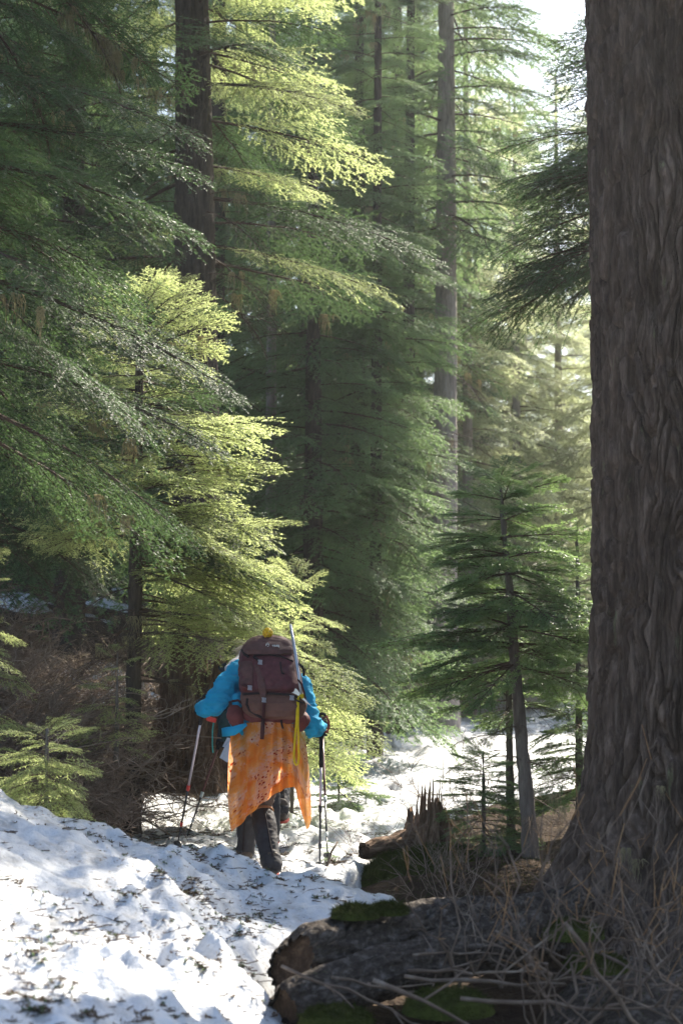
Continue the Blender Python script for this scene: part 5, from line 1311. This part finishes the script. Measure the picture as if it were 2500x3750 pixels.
blobpart('hip_belt_pocket', [Zm(1115, 830, 11.42), Zm(1135, 870, 11.40), Zm(1110, 925, 11.40)], [0.052, 0.058, 0.040], 'pack_red', (1.0, 0.8), 22)
blobpart('hip_belt', [Zm(640, 800, 11.42), Zm(720, 850, 11.36), Zm(880, 862, 11.34), Zm(1040, 855, 11.36), Zm(1110, 840, 11.42)], [0.030, 0.032, 0.03, 0.032, 0.030], 'pack_red', (1.0, 1.0), 23)
strap3('shoulder_strap', [Zm(545, 715, 11.55), Zm(552, 770, 11.45), Zm(570, 800, 11.38)], 0.022, 'webbing')
strap3('strap', [Zm(560, 712, 11.46), Zm(610, 705, 11.42), Zm(650, 730, 11.40)], 0.016, 'webbing')
# maker's mark on the lid: small pale stitched strokes
mb = MB()
def stroke(x0, y0, x1, y1, w=0.0035):
    a, b = [np.array(Zm(x, y, float(lidY(x, y))-0.016))-np.array(PO) for x, y in ((x0, y0), (x1, y1))]
    ribbon(mb, np.array([a, (a+b)/2, b]), w, (0, -1, 0.2), 0.0015)
for s in [(838, 258, 842, 240), (846, 236, 858, 236), (862, 242, 862, 256), (850, 262, 858, 262), (846, 248, 852, 246), (888, 254, 904, 252), (897, 253, 898, 266), (908, 266, 912, 250), (912, 250, 917, 264), (921, 264, 926, 250), (926, 250, 931, 265), (921, 259, 931, 259), (937, 250, 938, 268), (944, 252, 946, 272)]: stroke(*s)
link('logo', mb.mesh('logo', smooth=False), [M['white_plastic']], pk)

# ice axe strapped to the side, shaft up, with yellow leash
ia = empty('ice_axe', tuple(Zm(1118, 650, 11.34)), 'silver ice axe carried shaft-up on the right side of the plum backpack', 'ice axe'); IO = np.array(ia.location)
def il(p): return np.array(p)-IO
mb = MB(); tube(mb, np.array([il(Zm(1132, 690, 11.34)), il(Zm(1105, 500, 11.37)), il(Zm(1078, 320, 11.43)), il(Zm(1040, 95, 11.49))]), 0.0135, 14, ell=(1.0, 0.75)); link('shaft', mb.mesh('shaft'), [M['silver']], ia)
mb = MB(); tube(mb, np.array([il(Zm(1041, 97, 11.49)), il(Zm(1037, 80, 11.495))]), [0.011, 0.006], 10); link('spike', mb.mesh('spike'), [M['steel']], ia)
mb = MB(); prof = [(1030, 628), (1060, 612), (1085, 608), (1112, 640), (1135, 668), (1180, 720), (1212, 752), (1186, 738), (1140, 700), (1105, 672), (1080, 655), (1050, 645)]
n = len(prof); V = [il(Zm(x, y, 11.335)) for x, y in prof]+[il(Zm(x, y, 11.348)) for x, y in prof]
mb.add(np.array(V), np.array([(k, n+k, n+(k+1) % n, (k+1) % n) for k in range(n)])); mb.f.append(np.array([list(range(n)), list(range(n, 2*n))[::-1]])); mb.m.append(np.zeros(2, int))
link('head', mb.mesh('axe_head', smooth=False), [M['steel']], ia)
mb = MB()
l1 = [Zm(1096, 668, 11.325), Zm(1094, 760, 11.30), Zm(1086, 900, 11.27), Zm(1072, 1050, 11.255), Zm(1066, 1160, 11.25), Zm(1070, 1215, 11.25), Zm(1085, 1238, 11.25), Zm(1100, 1225, 11.25), Zm(1107, 1180, 11.25), Zm(1106, 1060, 11.255), Zm(1100, 900, 11.27), Zm(1102, 760, 11.295), Zm(1104, 668, 11.32)]
ribbon(mb, np.array([il(p) for p in l1]), 0.013, (0.05, -1, 0), 0.003); link('leash', mb.mesh('leash'), [M['yellow_web']], ia)
mb = MB(); tube(mb, np.array([il(Zm(1128, 655, 11.34)), il(Zm(1131, 690, 11.34))]), 0.0155, 12); link('collar', mb.mesh('collar'), [M['yellow_web']], ia)

# perforated yellow ball on top of the pack
bm_c = Zm(852, 152, 11.57); R = 0.036
nlat, nlon = 48, 96; th = np.linspace(0, math.pi, nlat+1); ph = np.linspace(0, 2*math.pi, nlon, endpoint=False)
TH, PH = np.meshgrid(th, ph, indexing='ij'); V = np.stack([np.sin(TH)*np.cos(PH), np.sin(TH)*np.sin(PH), np.cos(TH)], -1).reshape(-1, 3)
holes = []
for k in range(32):
    z = 1-2*(k+0.5)/32; a = k*2.39996; holes.append((math.sqrt(1-z*z)*math.cos(a), math.sqrt(1-z*z)*math.sin(a), z))
holes = np.array(holes)
i = np.arange(nlat)[:, None]*nlon; j = np.arange(nlon)[None, :]; F = np.stack([i+j, i+nlon+j, i+nlon+(j+1) % nlon, i+(j+1) % nlon], -1).reshape(-1, 4)
cen = V[F].mean(1); cen /= np.linalg.norm(cen, axis=1)[:, None]
F = F[(cen @ holes.T).max(1) < math.cos(0.17)]
mb = MB(); mb.add(V*R, F); o = link('perforated_ball', mb.mesh('perforated_ball'), [M['ball']], loc=bm_c); o.modifiers.new('shell', 'SOLIDIFY').thickness = 0.002
tag(o, 'small yellow perforated plastic ball on top of the plum backpack', 'ball')

# ---------------------------------------------------------------- poles of the main hiker
def tipz(zx, zy, Y):
    p = Zm(zx, zy, Y); return p
pole('trekking_pole', 'black and pale trekking pole with red clamp in the blue-jacketed hiker\'s left hand', Zm(345, 655, 11.93), Zm(104, 1938, 12.55), 'pole_pale', 'pole_black', 'red_plastic', 'trekking poles', 0.25)
pole('trekking_pole', 'black and pink-white trekking pole in the blue-jacketed hiker\'s right hand', Zm(1292, 850, 11.76), Zm(1277, 2125, 11.50), 'pole_pale', 'pole_black', 'pole_black', 'trekking poles', 0.34)

# ---------------------------------------------------------------- second hiker, ahead and mostly hidden
K = dict(pelvis=Zm(770, 1010, 13.1), chest=Zm(770, 640, 13.45), neck=Zm(770, 500, 13.62), head=Zm(780, 430, 13.74),
         sL=Zm(620, 560, 13.4), eL=Zm(500, 830, 13.3), wL=Zm(478, 1010, 13.45), hL=Zm(470, 1030, 13.48),
         sR=Zm(930, 560, 13.4), eR=Zm(1130, 830, 13.2), wR=Zm(1270, 870, 13.25), hR=Zm(1296, 880, 13.25),
         hipL=Zm(720, 1040, 13.1), kL=Zm(880, 1400, 13.0), aL=Zm(885, 1790, 12.95), hipR=Zm(830, 1040, 13.1), kR=Zm(960, 1370, 13.35), aR=Zm(965, 1600, 13.10))
p2 = link('person', body_mesh(K, 'person_two', 0.95), [M['skin']])
tag(p2, 'second hiker in dark clothes mostly hidden in front of the blue-jacketed hiker', 'person')
mb = MB()
limb(mb, [K['pelvis'], K['pelvis'].lerp(K['chest'], 0.5), K['chest'], K['chest'].lerp(K['neck'], 0.7)], [0.15, 0.145, 0.16, 0.10], 20, (1.15, 0.82))
for s, e, w in (('sL', 'eL', 'wL'), ('sR', 'eR', 'wR')): limb(mb, [K['chest'].lerp(K['neck'], 0.3), K[s], K[s].lerp(K[e], 0.5), K[e], K[w]], [0.08, 0.066, 0.058, 0.052, 0.040], 14)
link('jacket', remesh(mb, 'jacket_two', 0.010, 4, 0.006, (9, 9, 15), 31), [M['navy']], p2)
mb = MB(); limb(mb, [K['pelvis']+Vector((0, 0, .05)), K['pelvis']-Vector((0, 0, .05))], [0.14, 0.14], 18, (1.1, 0.85))
limb(mb, [K['hipL'], K['hipL'].lerp(K['kL'], .5), K['kL'], K['kL'].lerp(K['aL'], .5)], [0.09, 0.078, 0.062, 0.058], 16); limb(mb, [K['hipR'], K['hipR'].lerp(K['kR'], .5), K['kR'], K['aR']], [0.09, 0.078, 0.062, 0.055], 16)
link('trousers', remesh(mb, 'trousers_two', 0.010, 4, 0.006, (9, 9, 15), 32), [M['rust_pants']], p2)
gaiter(p2, K['kL'], K['aL'], 0.066, 0.062, 0.062, 33); gaiter(p2, K['kR'], K['aR'], 0.066, 0.06, 0.06, 34)
boot(p2, K['aL'], (0.1, 1), 35); boot(p2, K['aR'], (0.1, 0.8), 36)
hand_glove(p2, K['hL'], Vector((-0.25, 0, -1)), np.array([0.7, -0.7, 0]), wrist=K['wL']); hand_glove(p2, K['hR'], Vector((0, -0.3, -1)), np.array([-0.9, -0.3, 0]), wrist=K['wR'])
mb = MB(); h = np.array(K['head']); limb(mb, [h+np.array([0, -0.01, 0.0]), h+np.array([0, 0.0, 0.06])], [0.098, 0.085], 16); link('knit_hat', remesh(mb, 'knit_hat', 0.008, 3, 0.002, (20, 20, 30), 3), [M['teal']], p2)
b2 = empty('backpack', tuple(Zm(740, 1000, 13.0)), 'dark teal backpack of the hidden second hiker, its side bulging past the blue jacket', 'backpack'); PO2 = b2.location
def blob2(name, pts, rad, mat, ell, seed): 
    mb = MB(); limb(mb, [Vector(p)-PO2 for p in pts], rad, 18, ell); return link(name, remesh(mb, name, 0.008, 4, 0.006, (9, 9, 14), seed), [M[mat]], b2)
blob2('main_body', [Zm(765, 950, 12.90), Zm(765, 800, 12.97), Zm(770, 620, 13.12), Zm(775, 520, 13.25)], [0.14, 0.165, 0.16, 0.12], 'teal', (1.1, 0.85), 41)
blob2('side_pocket', [Zm(520, 830, 12.95), Zm(500, 930, 12.95), Zm(530, 1060, 12.97), Zm(560, 1120, 12.98)], [0.050, 0.062, 0.045, 0.03], 'teal', (1.0, 0.8), 42)
blob2('rolled_mat', [Zm(470, 445, 13.1), Zm(560, 420, 13.1), Zm(900, 430, 13.1)], [0.028, 0.03, 0.03], 'navy', (1, 1), 43)
mb = MB(); tube(mb, np.array([np.array(p)-np.array(PO2) for p in (Zm(410, 880, 12.85), Zm(400, 950, 12.85), Zm(398, 1060, 12.85), Zm(404, 1135, 12.85))]), 0.005, 8); link('cord', mb.mesh('cord'), [M['teal_cord']], b2)
mb = MB(); box(mb, np.array(Zm(390, 862, 12.85))-np.array(PO2), 0.075, 0.02, 0.035, Euler((0, 0.25, 0)).to_matrix()); link('red_tag', mb.mesh('red_tag'), [M['red_plastic']], b2)
mb = MB(); pr = [(520, 1010), (480, 1085), (497, 1090), (458, 1175), (520, 1215), (560, 1180), (570, 1020)]; n = len(pr)
V = [np.array(Zm(x, y, 12.7+0.02*(k % 2)))-np.array(PO2) for k, (x, y) in enumerate(pr)]+[np.array(Zm(x, y, 12.712+0.02*(k % 2)))-np.array(PO2) for k, (x, y) in enumerate(pr)]
mb.add(np.array(V), np.array([(k, n+k, n+(k+1) % n, (k+1) % n) for k in range(n)])); mb.f.append(np.array([list(range(n)), list(range(n, 2*n))[::-1]])); mb.m.append(np.zeros(2, int))
link('hanging_cloth', mb.mesh('hanging_cloth', smooth=False), [M['paleblue']], b2)
pole('trekking_pole', 'maroon trekking pole with white clamps slanting beside the hidden hiker\'s teal pack', Zm(490, 960, 13.45), Zm(188, 1838, 13.25), 'pole_red', 'pole_black', 'white_plastic', 'trekking poles', 0.12)
pole('trekking_pole', 'thin maroon trekking pole with white clamp standing behind the pink-white one', Zm(1296, 845, 13.20), Zm(1343, 2035, 12.1), 'pole_red', 'pole_black', 'white_plastic', 'trekking poles', 0.2)

# ------------------------------------------------------------------ the air: thin sunlit haze between the trees
mb = MB(); a = [(-420, -80, -1.6), (420, -80, -1.6), (420, 620, -1.6), (-420, 620, -1.6), (-420, -80, 36), (420, -80, 36), (420, 620, 36), (-420, 620, 36)]
mb.add(np.array(a), np.array([(0, 3, 2, 1), (4, 5, 6, 7), (0, 1, 5, 4), (1, 2, 6, 5), (2, 3, 7, 6), (3, 0, 4, 7)]))
hm = bpy.data.materials.new('haze'); hm.use_nodes = True; nt = hm.node_tree; nt.nodes.remove(nt.nodes['Principled BSDF'])
pv = nt.nodes.new('ShaderNodeVolumePrincipled'); pv.inputs['Color'].default_value = (0.92, 0.95, 1.0, 1); pv.inputs['Density'].default_value = 0.0008; pv.inputs['Anisotropy'].default_value = 0.55
nt.links.new(pv.outputs[0], nt.nodes['Material Output'].inputs['Volume'])
hz = link('haze', mb.mesh('haze', smooth=False), [hm]); tag(hz, 'thin pale sunlit haze hanging between the trees', 'haze', kind='stuff')
